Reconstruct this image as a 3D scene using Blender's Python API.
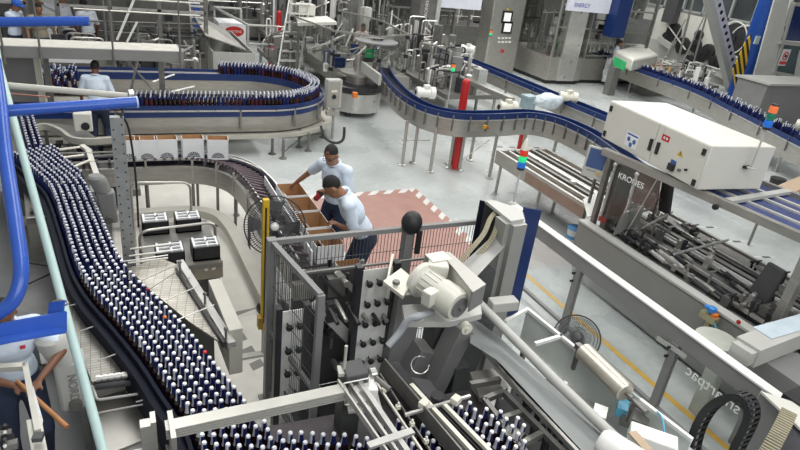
import bpy, bmesh, math, random
from mathutils import Vector, Matrix, noise
PI=math.pi
S=bpy.context.scene
COL=S.collection
for o in list(bpy.data.objects): bpy.data.objects.remove(o)
# ---------------------------------------------------------------- camera
FPX=600.0; CH=4.3
g=Vector((-160,1255,600)).normalized(); cz=-g
cy=Vector((-310,-325,600)); cy=(cy-cz*cy.dot(cz)).normalized(); cx=cy.cross(cz)
RC=Matrix((cx,cy,cz))                       # world <- (right,down,forward)
cam=bpy.data.cameras.new('camera'); cam.lens=27.0; cam.sensor_width=36.0; cam.clip_start=.05; cam.clip_end=300
co=bpy.data.objects.new('camera',cam); COL.objects.link(co)
right=RC@Vector((1,0,0)); up=RC@Vector((0,-1,0)); back=RC@Vector((0,0,-1))
m=Matrix((right,up,back)).transposed().to_4x4(); m.translation=Vector((0,0,CH)); co.matrix_world=m
S.camera=co
# ---------------------------------------------------------------- world, lights, exposure
w=bpy.data.worlds.new('hall_air'); S.world=w; w.use_nodes=True
nt=w.node_tree; bg=nt.nodes['Background']
tc=nt.nodes.new('ShaderNodeTexCoord'); sp=nt.nodes.new('ShaderNodeSeparateXYZ'); cr=nt.nodes.new('ShaderNodeValToRGB')
nt.links.new(tc.outputs['Generated'],sp.inputs[0]); nt.links.new(sp.outputs['Z'],cr.inputs[0])
e=cr.color_ramp.elements; e[0].position=0.0; e[0].color=(.62,.64,.66,1); e[1].position=.6; e[1].color=(.95,.97,1,1)
nt.links.new(cr.outputs[0],bg.inputs[0]); bg.inputs[1].default_value=0.42
def area(name,x,y,z,sx,sy,power,tgt=None,col=(1,.99,.96)):
    l=bpy.data.lights.new(name,'AREA'); l.shape='RECTANGLE'; l.size=sx; l.size_y=sy; l.energy=power; l.color=col
    o=bpy.data.objects.new(name,l); COL.objects.link(o); o.location=(x,y,z)
    if tgt: o.rotation_euler=(Vector(tgt)-Vector((x,y,z))).to_track_quat('-Z','Y').to_euler()
    return o
area('skylight_strip',2,3,8.5,1.6,9,420); area('skylight_strip',8,8,8.5,1.6,12,620)
area('skylight_strip',0,13,8.5,1.6,12,520); area('skylight_strip',14,16,9,2,14,1100); area('skylight_strip',7,24,9,2,16,1100)
area('camera_side_fill',4,-5,6.5,12,4,620,(5,9,.5),(.97,.99,1))  # added fill lamp behind the camera, brightens faces turned towards it
area('skylight_strip',22,24,9,2,14,1100)
S.view_settings.view_transform='Standard'; S.view_settings.look='None'; S.view_settings.gamma=1; S.view_settings.use_curve_mapping=False
S.view_settings.exposure=-0.28
# ---------------------------------------------------------------- pixel helpers (where a sight line meets a real plane)
def ray(px,py): return RC@Vector((px-400,py-225,FPX))
def P(px,py,z):
    d=ray(px,py); return d*((z-CH)/d.z)+Vector((0,0,CH))
def PX(px,py,x):
    d=ray(px,py); return d*(x/d.x)+Vector((0,0,CH))
def PY(px,py,y):
    d=ray(px,py); return d*(y/d.y)+Vector((0,0,CH))
def PD(px,py,dep):
    return ray(px,py)*(dep/FPX)+Vector((0,0,CH))
def pr(p):
    c=RC.transposed()@(Vector(p)-Vector((0,0,CH))); return 400+FPX*c.x/c.z,225+FPX*c.y/c.z
# ---------------------------------------------------------------- materials
MT={}
def mat(name,col,rough=.5,metal=0.0,var=.12,scale=6.0,bump=0.0,spec=.5,stretch=None,emit=None):
    if name in MT: return MT[name]
    m=bpy.data.materials.new(name); m.use_nodes=True; n=m.node_tree; b=n.nodes['Principled BSDF']
    b.inputs['Roughness'].default_value=rough; b.inputs['Metallic'].default_value=metal
    b.inputs['Specular IOR Level'].default_value=spec
    t=n.nodes.new('ShaderNodeTexCoord'); mp=n.nodes.new('ShaderNodeMapping'); nz=n.nodes.new('ShaderNodeTexNoise')
    nz.inputs['Scale'].default_value=scale; nz.inputs['Detail'].default_value=4
    if stretch: mp.inputs['Scale'].default_value=stretch
    n.links.new(t.outputs['Object'],mp.inputs[0]); n.links.new(mp.outputs[0],nz.inputs[0])
    r=n.nodes.new('ShaderNodeValToRGB'); k=1-var
    r.color_ramp.elements[0].position=.3; r.color_ramp.elements[1].position=.7
    r.color_ramp.elements[0].color=(col[0]*k,col[1]*k,col[2]*k,1); r.color_ramp.elements[1].color=(min(1,col[0]*(1+var*.5)),min(1,col[1]*(1+var*.5)),min(1,col[2]*(1+var*.5)),1)
    n.links.new(nz.outputs['Fac'],r.inputs[0]); n.links.new(r.outputs[0],b.inputs['Base Color'])
    mr=n.nodes.new('ShaderNodeMapRange'); mr.inputs['To Min'].default_value=max(.02,rough-.08); mr.inputs['To Max'].default_value=min(1,rough+.08)
    n.links.new(nz.outputs['Fac'],mr.inputs['Value']); n.links.new(mr.outputs[0],b.inputs['Roughness'])
    if bump:
        bp=n.nodes.new('ShaderNodeBump'); bp.inputs['Strength'].default_value=bump; n.links.new(nz.outputs['Fac'],bp.inputs['Height']); n.links.new(bp.outputs[0],b.inputs['Normal'])
    if emit: b.inputs['Emission Color'].default_value=(*emit[0],1); b.inputs['Emission Strength'].default_value=emit[1]
    MT[name]=m; return m
def glassmat(name,tint=(.9,.94,.94),refl=.12,alpha=.12):
    m=bpy.data.materials.new(name); m.use_nodes=True; n=m.node_tree; n.nodes.clear()
    o=n.nodes.new('ShaderNodeOutputMaterial'); mx=n.nodes.new('ShaderNodeMixShader'); tr=n.nodes.new('ShaderNodeBsdfTransparent'); gl=n.nodes.new('ShaderNodeBsdfGlossy')
    tr.inputs[0].default_value=(*tint,1); gl.inputs['Roughness'].default_value=.12; gl.inputs[0].default_value=(.9,.9,.9,1)
    fr=n.nodes.new('ShaderNodeLayerWeight'); fr.inputs[0].default_value=.25; ma=n.nodes.new('ShaderNodeMath'); ma.operation='ADD'; ma.use_clamp=True; ma.inputs[1].default_value=refl
    mu=n.nodes.new('ShaderNodeMath'); mu.operation='MULTIPLY'; mu.inputs[1].default_value=.25
    n.links.new(fr.outputs['Fresnel'],mu.inputs[0]); n.links.new(mu.outputs[0],ma.inputs[0]); n.links.new(ma.outputs[0],mx.inputs[0])
    n.links.new(tr.outputs[0],mx.inputs[1]); n.links.new(gl.outputs[0],mx.inputs[2]); n.links.new(mx.outputs[0],o.inputs[0])
    MT[name]=m; return m
STEEL=mat('stainless_steel',(.47,.455,.42),.38,.75,.14,4,stretch=(1,1,6))
STEELL=mat('bright_stainless',(.64,.63,.60),.3,.7,.1,5)
STEELD=mat('dull_steel',(.23,.225,.21),.45,.6,.2,7)
GREYP=mat('grey_paint',(.22,.22,.215),.45,0,.08,3)
GREYL=mat('light_grey_paint',(.46,.46,.43),.4,0,.06,3)
GREYD=mat('dark_grey_paint',(.07,.072,.072),.5,0,.15,5)
SKIRT=mat('grey_machine_paint',(.235,.235,.222),.5,.1,.06,2)
WHITE=mat('white_paint',(.80,.80,.76),.4,0,.04,3)
CREAM=mat('cream_paint',(.72,.70,.60),.4,0,.07,6)
BOXW=mat('cabinet_off_white',(.64,.63,.57),.45,0,.04,2)
BLACK=mat('black_rubber',(.018,.018,.02),.5,0,.3,9)
DARK=mat('dark_metal',(.05,.05,.055),.4,.4,.3,8)
NAVY=mat('navy_plastic',(.008,.028,.125),.35,0,.12,5)
NAVYD=mat('dark_navy_plastic',(.006,.008,.02),.6,0,.2,6,spec=.2)
BLUE=mat('blue_gloss_paint',(.03,.095,.43),.25,0,.10,7)
PALE=mat('pale_green_pipe_paint',(.42,.56,.54),.45,0,.06,8)
CPIPE=mat('cream_grey_pipe_paint',(.52,.51,.46),.5,0,.08,8)
RED=mat('red_paint',(.52,.02,.02),.4,0,.12,6)
YEL=mat('yellow_paint',(.62,.40,.02),.5,0,.15,8)
ORG=mat('orange_plastic',(.75,.2,.02),.5,0,.1,8)
GRN=mat('green_plastic',(.02,.36,.12),.5,0,.1,8)
BROWN=mat('cardboard_brown',(.45,.25,.12),.8,0,.12,10)
CARTON=mat('white_carton',(.78,.79,.80),.6,0,.05,6)
BEIGE=mat('beige_floor_base',(.55,.53,.47),.6,0,.08,3)
WOOD=mat('wood_stick',(.42,.19,.07),.5,0,.2,12,stretch=(1,1,.2))
SKIN=mat('brown_skin',(.30,.145,.08),.5,0,.1,14)
SKIN2=mat('dark_skin',(.16,.055,.035),.5,0,.1,14)
SHIRT=mat('pale_blue_shirt',(.66,.75,.86),.8,0,.10,14,bump=.15)
TROU=mat('navy_trousers',(.018,.028,.06),.85,0,.25,12,bump=.15)
HAIR=mat('black_hair',(.012,.010,.010),.8,0,.3,60,bump=.4)
CAPB=mat('blue_cap_cloth',(.02,.12,.55),.7,0,.1,20)
BELT=mat('grey_belt',(.30,.29,.28),.5,.2,.15,10)
BELTD=mat('dark_belt',(.06,.05,.055),.45,.2,.25,10)
SCREEN=mat('screen_glass',(.05,.08,.18),.15,0,.1,3,emit=((.08,.13,.30),.15))
SCRW=mat('lit_white_screen',(.8,.8,.78),.3,0,.05,3,emit=((.9,.92,.9),.4))
CABLE=mat('light_blue_hose',(.10,.38,.55),.4)
CGL=mat('brown_bottle_glass',(.022,.010,.008),.12,0,.2,9,spec=.8)
LAB=mat('navy_label',(.010,.016,.085),.5,0,.1,9,spec=.25)
LABR=mat('red_label',(.5,.03,.04),.4,0,.1,9)
CAPGLINT=mat('silver_cap_and_painted_glint',(.80,.82,.88),.28,.25,.1,20)  # far caps, and the painted light streak on the navy necks
CAPM=mat('bottle_cap',(.88,.89,.92),.3,.1,.05,20)
PLASTIC=mat('cloudy_plastic',(.62,.64,.64),.35,0,.25,9,bump=.5)
TAN=mat('tan_board',(.48,.36,.25),.6,0,.1,5)
GLASS=glassmat('clear_guard_glass',(.97,.98,.98),.01); GLASS2=glassmat('machine_glass',(.86,.87,.86),.04)
# striped / patterned materials
def stripes(name,c1,c2,sc,ang=PI/4,rough=.6,axis='Object',duty=.5,rot3=None):
    m=bpy.data.materials.new(name); m.use_nodes=True; n=m.node_tree; b=n.nodes['Principled BSDF']; b.inputs['Roughness'].default_value=rough
    t=n.nodes.new('ShaderNodeTexCoord'); mp=n.nodes.new('ShaderNodeMapping'); mp.inputs['Rotation'].default_value=rot3 or (0,0,ang)
    s=n.nodes.new('ShaderNodeSeparateXYZ'); mu=n.nodes.new('ShaderNodeMath'); mu.operation='MULTIPLY'; mu.inputs[1].default_value=sc
    fr=n.nodes.new('ShaderNodeMath'); fr.operation='FRACT'; gt=n.nodes.new('ShaderNodeMath'); gt.operation='GREATER_THAN'; gt.inputs[1].default_value=duty
    mx=n.nodes.new('ShaderNodeMix'); mx.data_type='RGBA'; mx.inputs[6].default_value=(*c1,1); mx.inputs[7].default_value=(*c2,1)
    L=n.links.new; L(t.outputs['Object'],mp.inputs[0]); L(mp.outputs[0],s.inputs[0]); L(s.outputs['X'],mu.inputs[0]); L(mu.outputs[0],fr.inputs[0]); L(fr.outputs[0],gt.inputs[0]); L(gt.outputs[0],mx.inputs[0]); L(mx.outputs[2],b.inputs['Base Color'])
    MT[name]=m; return m
# ---------------------------------------------------------------- mesh builder
class MB:
    def __init__(s): s.v=[]; s.f=[]; s.mi=[]
    def add(s,vs,fs,mi=0):
        k=len(s.v); s.v+= [Vector(a) for a in vs]; s.f+=[tuple(i+k for i in f) for f in fs]; s.mi+=[mi]*len(fs); return s
    def box(s,c,d,rz=0,mi=0,R=None):
        R=R or Matrix.Rotation(rz,3,'Z'); c=Vector(c); hx,hy,hz=d[0]/2,d[1]/2,d[2]/2
        vs=[c+R@Vector((x,y,z)) for x in(-hx,hx) for y in(-hy,hy) for z in(-hz,hz)]
        return s.add(vs,[(0,1,3,2),(4,6,7,5),(0,4,5,1),(2,3,7,6),(0,2,6,4),(1,5,7,3)],mi)
    def bb(s,x0,x1,y0,y1,z0,z1,mi=0): return s.box(((x0+x1)/2,(y0+y1)/2,(z0+z1)/2),(abs(x1-x0),abs(y1-y0),abs(z1-z0)),0,mi)
    def beam(s,p,q,w,h,mi=0,upv=(0,0,1)):
        p=Vector(p);q=Vector(q);d=(q-p); L=d.length; d.normalize(); u=Vector(upv)
        if abs(d.dot(u))>.98: u=Vector((0,1,0))
        r=d.cross(u).normalized(); u=r.cross(d)
        R=Matrix((d,r,u)).transposed(); return s.box((p+q)/2,(L,w,h),mi=mi,R=R)
    def cyl(s,p,q,r,seg=10,mi=0,r2=None,cap=True):
        p=Vector(p);q=Vector(q);r2=r if r2 is None else r2; d=(q-p).normalized(); u=Vector((0,0,1)) if abs(d.z)<.9 else Vector((1,0,0))
        a=d.cross(u).normalized(); b=d.cross(a); vs=[]
        for k in range(seg):
            t=2*PI*k/seg; o=a*math.cos(t)+b*math.sin(t); vs+=[p+o*r,q+o*r2]
        fs=[(2*k,2*k+1,(2*k+3)%(2*seg),(2*k+2)%(2*seg)) for k in range(seg)]
        if cap: fs+=[tuple(2*k for k in range(seg)),tuple(2*k+1 for k in reversed(range(seg)))]
        return s.add(vs,fs,mi)
    def tube(s,pts,r,seg=8,mi=0,closed=False):
        pts=[Vector(p) for p in pts]; n=len(pts); vs=[]; pa=None
        for i,p in enumerate(pts):
            if closed: d=(pts[(i+1)%n]-pts[i-1])
            else: d=pts[min(i+1,n-1)]-pts[max(i-1,0)]
            d.normalize()
            if pa is None: u=Vector((0,0,1)) if abs(d.z)<.9 else Vector((1,0,0)); a=d.cross(u).normalized()
            else: a=(pa-d*pa.dot(d)).normalized()
            pa=a; b=d.cross(a)
            for k in range(seg):
                t=2*PI*k/seg; vs.append(p+(a*math.cos(t)+b*math.sin(t))*r)
        fs=[]
        for i in range(n if closed else n-1):
            j=(i+1)%n
            for k in range(seg): fs.append((i*seg+k,i*seg+(k+1)%seg,j*seg+(k+1)%seg,j*seg+k))
        if not closed: fs+=[tuple(reversed(range(seg))),tuple((n-1)*seg+k for k in range(seg))]
        return s.add(vs,fs,mi)
    def bend(s,pts,r,rad=.08,seg=8,mi=0,n=5,closed=False):
        return s.tube(fillet(pts,rad,n),r,seg,mi,closed)
    def lathe(s,prof,o=(0,0,0),seg=16,mi=0,ax=(0,0,1),mis=None):
        o=Vector(o); d=Vector(ax).normalized(); u=Vector((0,0,1)) if abs(d.z)<.9 else Vector((1,0,0))
        a=u.cross(d).normalized() if abs(d.z)<.9 else Vector((1,0,0)); b=d.cross(a); vs=[]
        for (r,z) in prof:
            for k in range(seg):
                t=2*PI*k/seg; vs.append(o+d*z+(a*math.cos(t)+b*math.sin(t))*r)
        base=len(s.v); s.v+=vs
        for i in range(len(prof)-1):
            for k in range(seg):
                s.f.append((base+i*seg+k,base+i*seg+(k+1)%seg,base+(i+1)*seg+(k+1)%seg,base+(i+1)*seg+k)); s.mi.append(mis[i] if mis else mi)
        s.f.append(tuple(base+k for k in reversed(range(seg)))); s.mi.append(mis[0] if mis else mi)
        n=len(prof)-1; s.f.append(tuple(base+n*seg+k for k in range(seg))); s.mi.append(mis[-1] if mis else mi)
        return s
    def ext(s,poly,vec,mi=0):
        n=len(poly); vec=Vector(vec); vs=[Vector(p) for p in poly]+[Vector(p)+vec for p in poly]
        fs=[tuple(reversed(range(n))),tuple(range(n,2*n))]+[(k,(k+1)%n,(k+1)%n+n,k+n) for k in range(n)]
        return s.add(vs,fs,mi)
    def sweep(s,path,o0,o1,z0,z1,mi=0,closed=False):
        """rectangular section following a plan path: lateral offsets o0..o1 (to the right), heights z0..z1"""
        n=len(path); vs=[]
        for i,p in enumerate(path):
            a=path[(i-1)%n] if closed else path[max(i-1,0)]; b=path[(i+1)%n] if closed else path[min(i+1,n-1)]
            d=Vector((b[0]-a[0],b[1]-a[1],0)).normalized(); r=Vector((d.y,-d.x,0)); q=Vector((p[0],p[1],0)); dz=p[2] if len(p)>2 else 0
            for o,z in((o0,z0),(o1,z0),(o1,z1),(o0,z1)): vs.append(q+r*o+Vector((0,0,z+dz)))
        fs=[]
        for i in range(n if closed else n-1):
            j=(i+1)%n
            for k in range(4): fs.append((4*i+k,4*i+(k+1)%4,4*j+(k+1)%4,4*j+k))
        if not closed: fs+=[(3,2,1,0),(4*n-4,4*n-3,4*n-2,4*n-1)]
        return s.add(vs,fs,mi)
    def ell(s,c,r,R=None,seg=12,rings=8,mi=0):
        c=Vector(c); R=R or Matrix.Identity(3); vs=[c+R@Vector((0,0,-r[2]))]
        for i in range(1,rings):
            t=-PI/2+PI*i/rings
            for k in range(seg):
                a=2*PI*k/seg; vs.append(c+R@Vector((r[0]*math.cos(t)*math.cos(a),r[1]*math.cos(t)*math.sin(a),r[2]*math.sin(t))))
        vs.append(c+R@Vector((0,0,r[2]))); n=len(vs)-1; fs=[]
        for k in range(seg): fs.append((0,1+(k+1)%seg,1+k)); fs.append((n,n-seg+k,n-seg+(k+1)%seg))
        for i in range(rings-2):
            for k in range(seg): fs.append((1+i*seg+k,1+i*seg+(k+1)%seg,1+(i+1)*seg+(k+1)%seg,1+(i+1)*seg+k))
        return s.add(vs,fs,mi)
    def cap(s,p,q,r,r2,seg=12,mi=0):
        """tapered limb with round ends"""
        p=Vector(p);q=Vector(q);d=(q-p); L=d.length; prof=[]
        for i in range(5): t=-PI/2+PI/2*i/4; prof.append((max(.0005,r*math.cos(t)),r*math.sin(t)))
        for i in range(5): t=PI/2*i/4; prof.append((max(.0005,r2*math.cos(t)),L+r2*math.sin(t)))
        return s.lathe(prof,p,seg,mi,d)
    def mesh(s,name,mats,org=Vector((0,0,0)),smooth=35):
        me=bpy.data.meshes.new(name); me.from_pydata([v-org for v in s.v],[],s.f)
        for x in (mats if isinstance(mats,(list,tuple)) else [mats]): me.materials.append(x)
        me.polygons.foreach_set('material_index',s.mi)
        bm=bmesh.new(); bm.from_mesh(me); bmesh.ops.recalc_face_normals(bm,faces=bm.faces); bm.to_mesh(me); bm.free()
        if smooth:
            me.polygons.foreach_set('use_smooth',[True]*len(me.polygons)); me.set_sharp_from_angle(angle=math.radians(smooth))
        me.update(); return me
    def put(s,name,mats,T,bevel=0,smooth=35,label=None):
        wl=Vector(T.location)
        p=T.parent
        while p: wl+=Vector(p.location); p=p.parent
        o=bpy.data.objects.new(name,s.mesh(name,mats,wl,smooth)); COL.objects.link(o); o.parent=T
        if label: o['label']=label
        if bevel: bv(o,bevel)
        return o
    def one(s,name,mats,label,cat,group=None,bevel=0,smooth=35,kind=None,org=None):
        if org is None:
            xs=[v.x for v in s.v]; ys=[v.y for v in s.v]; org=Vector(((min(xs)+max(xs))/2,(min(ys)+max(ys))/2,min(v.z for v in s.v)))
        o=bpy.data.objects.new(name,s.mesh(name,mats,org,smooth)); COL.objects.link(o); o.location=org
        if label: o['label']=label
        if cat: o['category']=cat
        if group: o['group']=group
        if kind: o['kind']=kind
        if bevel: bv(o,bevel)
        return o
def bv(o,w):
    b=o.modifiers.new('bevel','BEVEL'); b.width=w; b.segments=2; b.limit_method='ANGLE'; b.angle_limit=math.radians(40)
def fillet(pts,rad,n=5):
    pts=[Vector(p) for p in pts]; out=[pts[0]]
    for i in range(1,len(pts)-1):
        a=(pts[i-1]-pts[i]); b=(pts[i+1]-pts[i]); r=min(rad,a.length*.45,b.length*.45); p0=pts[i]+a.normalized()*r; p2=pts[i]+b.normalized()*r
        for k in range(n+1):
            t=k/n; out.append(p0*(1-t)**2+pts[i]*2*t*(1-t)+p2*t*t)
    out.append(pts[-1]); return out
def spline(pts,n=8):
    pts=[Vector(p) for p in pts]; out=[]
    for i in range(len(pts)-1):
        a=pts[max(i-1,0)];b=pts[i];c=pts[i+1];d=pts[min(i+2,len(pts)-1)]
        for k in range(n):
            t=k/n; out.append(.5*((2*b)+(c-a)*t+(2*a-5*b+4*c-d)*t*t+(3*b-a-3*c+d)*t**3))
    out.append(pts[-1]); return out
def thing(name,label,cat,loc,group=None):
    o=bpy.data.objects.new(name,None); COL.objects.link(o); o.location=loc; o['label']=label; o['category']=cat; o.empty_display_size=.1
    if group: o['group']=group
    bpy.context.view_layer.update() if False else None
    return o
KIDS={}
def copy_tree(o,parent=None):
    c=o.copy(); COL.objects.link(c)
    if parent: c.parent=parent
    for ch in list(o.children): copy_tree(ch,c)
    return c
def text(name,body,size,p,xdir,ydir,mt,T,depth=.002,align='CENTER'):
    """flat lettering as mesh; xdir reading direction, ydir up"""
    cu=bpy.data.curves.new(name,'FONT'); cu.body=body; cu.size=size; cu.extrude=depth; cu.align_x=align; cu.align_y='CENTER'
    to=bpy.data.objects.new(name+'_tmp',cu); COL.objects.link(to); dg=bpy.context.evaluated_depsgraph_get(); me=bpy.data.meshes.new_from_object(to.evaluated_get(dg))
    bpy.data.objects.remove(to)
    x=Vector(xdir).normalized(); y=Vector(ydir); y=(y-x*y.dot(x)).normalized(); z=x.cross(y)
    M=Matrix((x,y,z)).transposed().to_4x4(); M.translation=Vector(p)-Vector(T.location)-(Vector(T.parent.location) if T.parent else Vector((0,0,0)))
    me.transform(M); me.materials.clear(); me.materials.append(mt)
    o=bpy.data.objects.new(name,me); COL.objects.link(o); o.parent=T; return o
# ================================================================ STRUCTURE
def floor_mat():
    m=bpy.data.materials.new('painted_floor'); m.use_nodes=True; n=m.node_tree; b=n.nodes['Principled BSDF']; L=n.links.new
    t=n.nodes.new('ShaderNodeTexCoord'); a=n.nodes.new('ShaderNodeTexNoise'); a.inputs['Scale'].default_value=.7; a.inputs['Detail'].default_value=6
    c=n.nodes.new('ShaderNodeTexNoise'); c.inputs['Scale'].default_value=9; c.inputs['Detail'].default_value=5
    r=n.nodes.new('ShaderNodeValToRGB'); r.color_ramp.elements[0].position=.3; r.color_ramp.elements[1].position=.7
    r.color_ramp.elements[0].color=(.44,.475,.465,1); r.color_ramp.elements[1].color=(.60,.625,.61,1)
    mx=n.nodes.new('ShaderNodeMix'); mx.data_type='RGBA'; mx.blend_type='MULTIPLY'; mx.inputs[0].default_value=.25
    L(t.outputs['Object'],a.inputs[0]); L(t.outputs['Object'],c.inputs[0]); L(a.outputs['Fac'],r.inputs[0]); L(r.outputs[0],mx.inputs[6]); L(c.outputs['Fac'],mx.inputs[7]); L(mx.outputs[2],b.inputs['Base Color'])
    mr=n.nodes.new('ShaderNodeMapRange'); mr.inputs['To Min'].default_value=.16; mr.inputs['To Max'].default_value=.4; L(a.outputs['Fac'],mr.inputs[0]); L(mr.outputs[0],b.inputs['Roughness'])
    return m
FLOOR=floor_mat()
b=MB(); b.bb(-8,60,-3,70,-.1,0); b.one('floor',FLOOR,None,None,kind='structure')
def mark(path,w,mt,z=.002,name='floor_marking'):
    b=MB(); b.sweep(path,-w/2,w/2,.0,z); return b.one(name,mt,None,None,kind='structure',smooth=0)
YLINE=mat('yellow_floor_line',(.72,.42,.04),.45,0,.15,5)
mark([(5.42,6.25),(5.42,.5)],.075,YLINE)
HATCH=stripes('white_red_border',(.37,.20,.165),(.60,.60,.57),4.6,PI/4)
MATR=mat('red_floor_coat',(.37,.20,.165),.45,0,.12,4)
bm_=MB(); bm_.ext([(3.0,9.3,.0),(5.05,9.3,.0),(5.05,6.2,0),(3.0,6.2,0)],(0,0,.004)); bm_.one('floor_zone',MATR,None,None,kind='structure',smooth=0)
mark([(3.0,9.37),(5.12,9.37)],.16,HATCH,.005); mark([(5.12,9.45),(5.12,6.2)],.16,HATCH,.006)
HAZ=stripes('grey_white_hazard_tape',(.66,.65,.60),(.22,.22,.2),4.0,1.2)
mark([(.95,6.7),(1.04,6.15),(1.22,5.0)],.14,HAZ,.004); mark([(1.02,6.12),(1.55,6.18)],.12,HAZ,.005); mark([(1.25,5.0),(2.6,5.05)],.14,HAZ,.005); mark([(1.7,5.9),(2.5,4.4)],.14,HAZ,.006)
RL=mat('dark_red_floor_line',(.30,.05,.06),.5)
mark([(2.62,13.3),(3.25,13.3),(3.2,12.85),(2.62,12.85),(2.62,13.3)],.07,RL)
DOT=stripes('dashed_black_line',(.55,.57,.56),(.06,.06,.06),3.0,0)
for yy in (6.9,6.3,5.7): mark([(8.2,yy+.3),(10.4,yy-.2)],.05,DOT,.004)
mark([(8.3,11.6),(9.6,11.4)],.06,DOT,.004)
ORL=mat('orange_floor_line',(.62,.22,.13),.5)
mark([(2.4,24.5),(2.15,17.2)],.35,ORL,.004); mark([(1.2,25.5),(2.2,23.8)],.3,ORL,.005)
# cream lower floor zone and dark zone under the left lines
b=MB(); b.ext([(-.1,10.4,0),(1.75,10.4,0),(1.8,9.6,0),(1.95,7.4,0),(1.45,5.6,0),(1.2,4.0,0),(.6,3.2,0),(-.1,4.6,0)],(0,0,.003)); b.one('floor_zone',mat('cream_floor_coat',(.68,.66,.60),.45,0,.1,3),None,None,kind='structure',smooth=0)
b=MB(); b.ext([(-3.5,10.4,0),(-.12,10.4,0),(-.12,4.4,0),(.3,3.2,0),(.3,1,0),(-3.5,1,0)],(0,0,.003)); b.one('floor_zone',mat('dark_grey_floor',(.15,.155,.155),.5,.0,.15,3),None,None,kind='structure',smooth=0)  # flat dark grey area laid over the floor
# right wall with band of windows, and the far wall
WALL=mat('pale_wall_paint',(.62,.62,.58),.7,0,.08,2)
b=MB(); b.bb(27,27.3,6,60,0,2.6); b.bb(27,27.3,6,60,6.2,9.5)
for y in range(6,62,4): b.bb(27,27.3,y-.15,y+.15,2.6,6.2)
b.one('wall_right',WALL,None,None,kind='structure')
b=MB(); b.bb(-8,27.3,46,46.3,0,9); b.one('wall_back',WALL,None,None,kind='structure')
WINF=mat('window_frame_grey',(.42,.44,.43),.5,.2)
DKG=mat('dusk_window_glass',(.07,.08,.085),.15,0,.5,.6)
for i,y in enumerate(range(6,58,4)):
    f=MB(); y0,y1=y+.15,y+3.85
    f.bb(26.9,27.05,y0,y1,2.6,2.7); f.bb(26.9,27.05,y0,y1,6.1,6.2)
    for k in range(4): yy=y0+(y1-y0)*k/3; f.bb(26.9,27.05,yy-.05,yy+.05,2.6,6.2)
    f.bb(26.9,27.05,y0,y1,4.1,4.18)
    wo=f.one('window_%d'%(i+1),WINF,None,None,kind='structure')
    gl=MB(); gl.bb(27.08,27.1,y0,y1,2.6,6.2); gl.put('pane',DKG,wo,smooth=0)
# ================================================================ BOTTLES
ZB=.905; ZT=1.19; KB=1.19
def bottle_meshes():
    def K(b): b.v=[v*KB for v in b.v]; return b
    b=MB(); b.lathe([(.024,0),(.0305,.006),(.0305,.135),(.027,.155),(.016,.18),(.0135,.2),(.0125,.228)],seg=10); body=K(b).mesh('bottle',CGL)
    b=MB(); b.lathe([(.0312,.03),(.0312,.105)],seg=10); lab=K(b).mesh('label',LAB)
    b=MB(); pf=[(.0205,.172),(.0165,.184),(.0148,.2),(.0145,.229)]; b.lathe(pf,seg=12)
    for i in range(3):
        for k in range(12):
            if k in (5,6,7): b.mi[i*12+k]=1  # reflection streak painted as pale facets on the left of the neck
    foil=K(b).mesh('neck_foil',[LAB,CAPGLINT])
    b=MB(); b.lathe([(.0140,.226),(.0145,.228),(.0145,.234),(.0115,.2405)],seg=8); cap=K(b).mesh('crown_cap',CAPM)
    return body,lab,foil,cap
BM=bottle_meshes()
REDCAP=mat('red_cap',(.6,.03,.03),.4)
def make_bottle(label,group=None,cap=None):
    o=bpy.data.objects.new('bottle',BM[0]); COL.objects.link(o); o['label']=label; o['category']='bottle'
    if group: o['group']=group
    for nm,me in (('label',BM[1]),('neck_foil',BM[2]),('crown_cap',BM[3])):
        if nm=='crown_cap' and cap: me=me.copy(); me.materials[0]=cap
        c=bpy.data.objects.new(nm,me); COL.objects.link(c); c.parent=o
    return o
Lpx=[(8,150),(20,158),(33,170),(45,181),(52,195),(57,210),(62,225),(67,242),(74,262),(88,285),(106,305),(126,328),(145,352),(160,375),(174,395),(188,415),(198,445),(205,480)]
Rpx=[(20,143),(50,141),(72,160),(88,178),(96,195),(102,215),(110,235),(120,255),(138,273),(160,293),(178,315),(196,337),(216,360),(234,384),(246,402),(262,418),(276,430),(330,431),(372,438),(430,470),(300,500)]
LW=[P(x,y,ZT) for x,y in Lpx]; RW=[P(x,y,ZT) for x,y in Rpx]
def inside(x,y,poly):
    c=False; n=len(poly); j=n-1
    for i in range(n):
        if (poly[i].y>y)!=(poly[j].y>y) and x<(poly[j].x-poly[i].x)*(y-poly[i].y)/(poly[j].y-poly[i].y)+poly[i].x: c=not c
        j=i
    return c
rnd=random.Random(5)
pts=[]; grid={}
def tryadd(x,y,dmin=.0725):
    k=(math.floor(x/.06),math.floor(y/.06))
    for i in(-2,-1,0,1,2):
        for j in(-2,-1,0,1,2):
            for q in grid.get((k[0]+i,k[1]+j),()):
                if (q[0]-x)**2+(q[1]-y)**2<dmin*dmin: return False
    grid.setdefault(k,[]).append((x,y)); pts.append((x,y)); return True
poly=LW+list(reversed(RW))
path=spline([(p.x,p.y,0) for p in LW],24)
for lane in range(22):
    off=.042+lane*.0690; s=0; last=None
    acc=(.5 if lane%2 else 0)*.076
    for i in range(len(path)-1):
        d=(path[i+1]-path[i]); r=Vector((-d.y,d.x,0)).normalized(); q=path[i]+r*off
        if last is not None: acc+=(q-last).length
        last=q
        if acc>=.0755:
            if inside(q.x,q.y,poly):
                if tryadd(q.x+rnd.uniform(-.002,.002),q.y+rnd.uniform(-.002,.002)): acc=0
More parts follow.
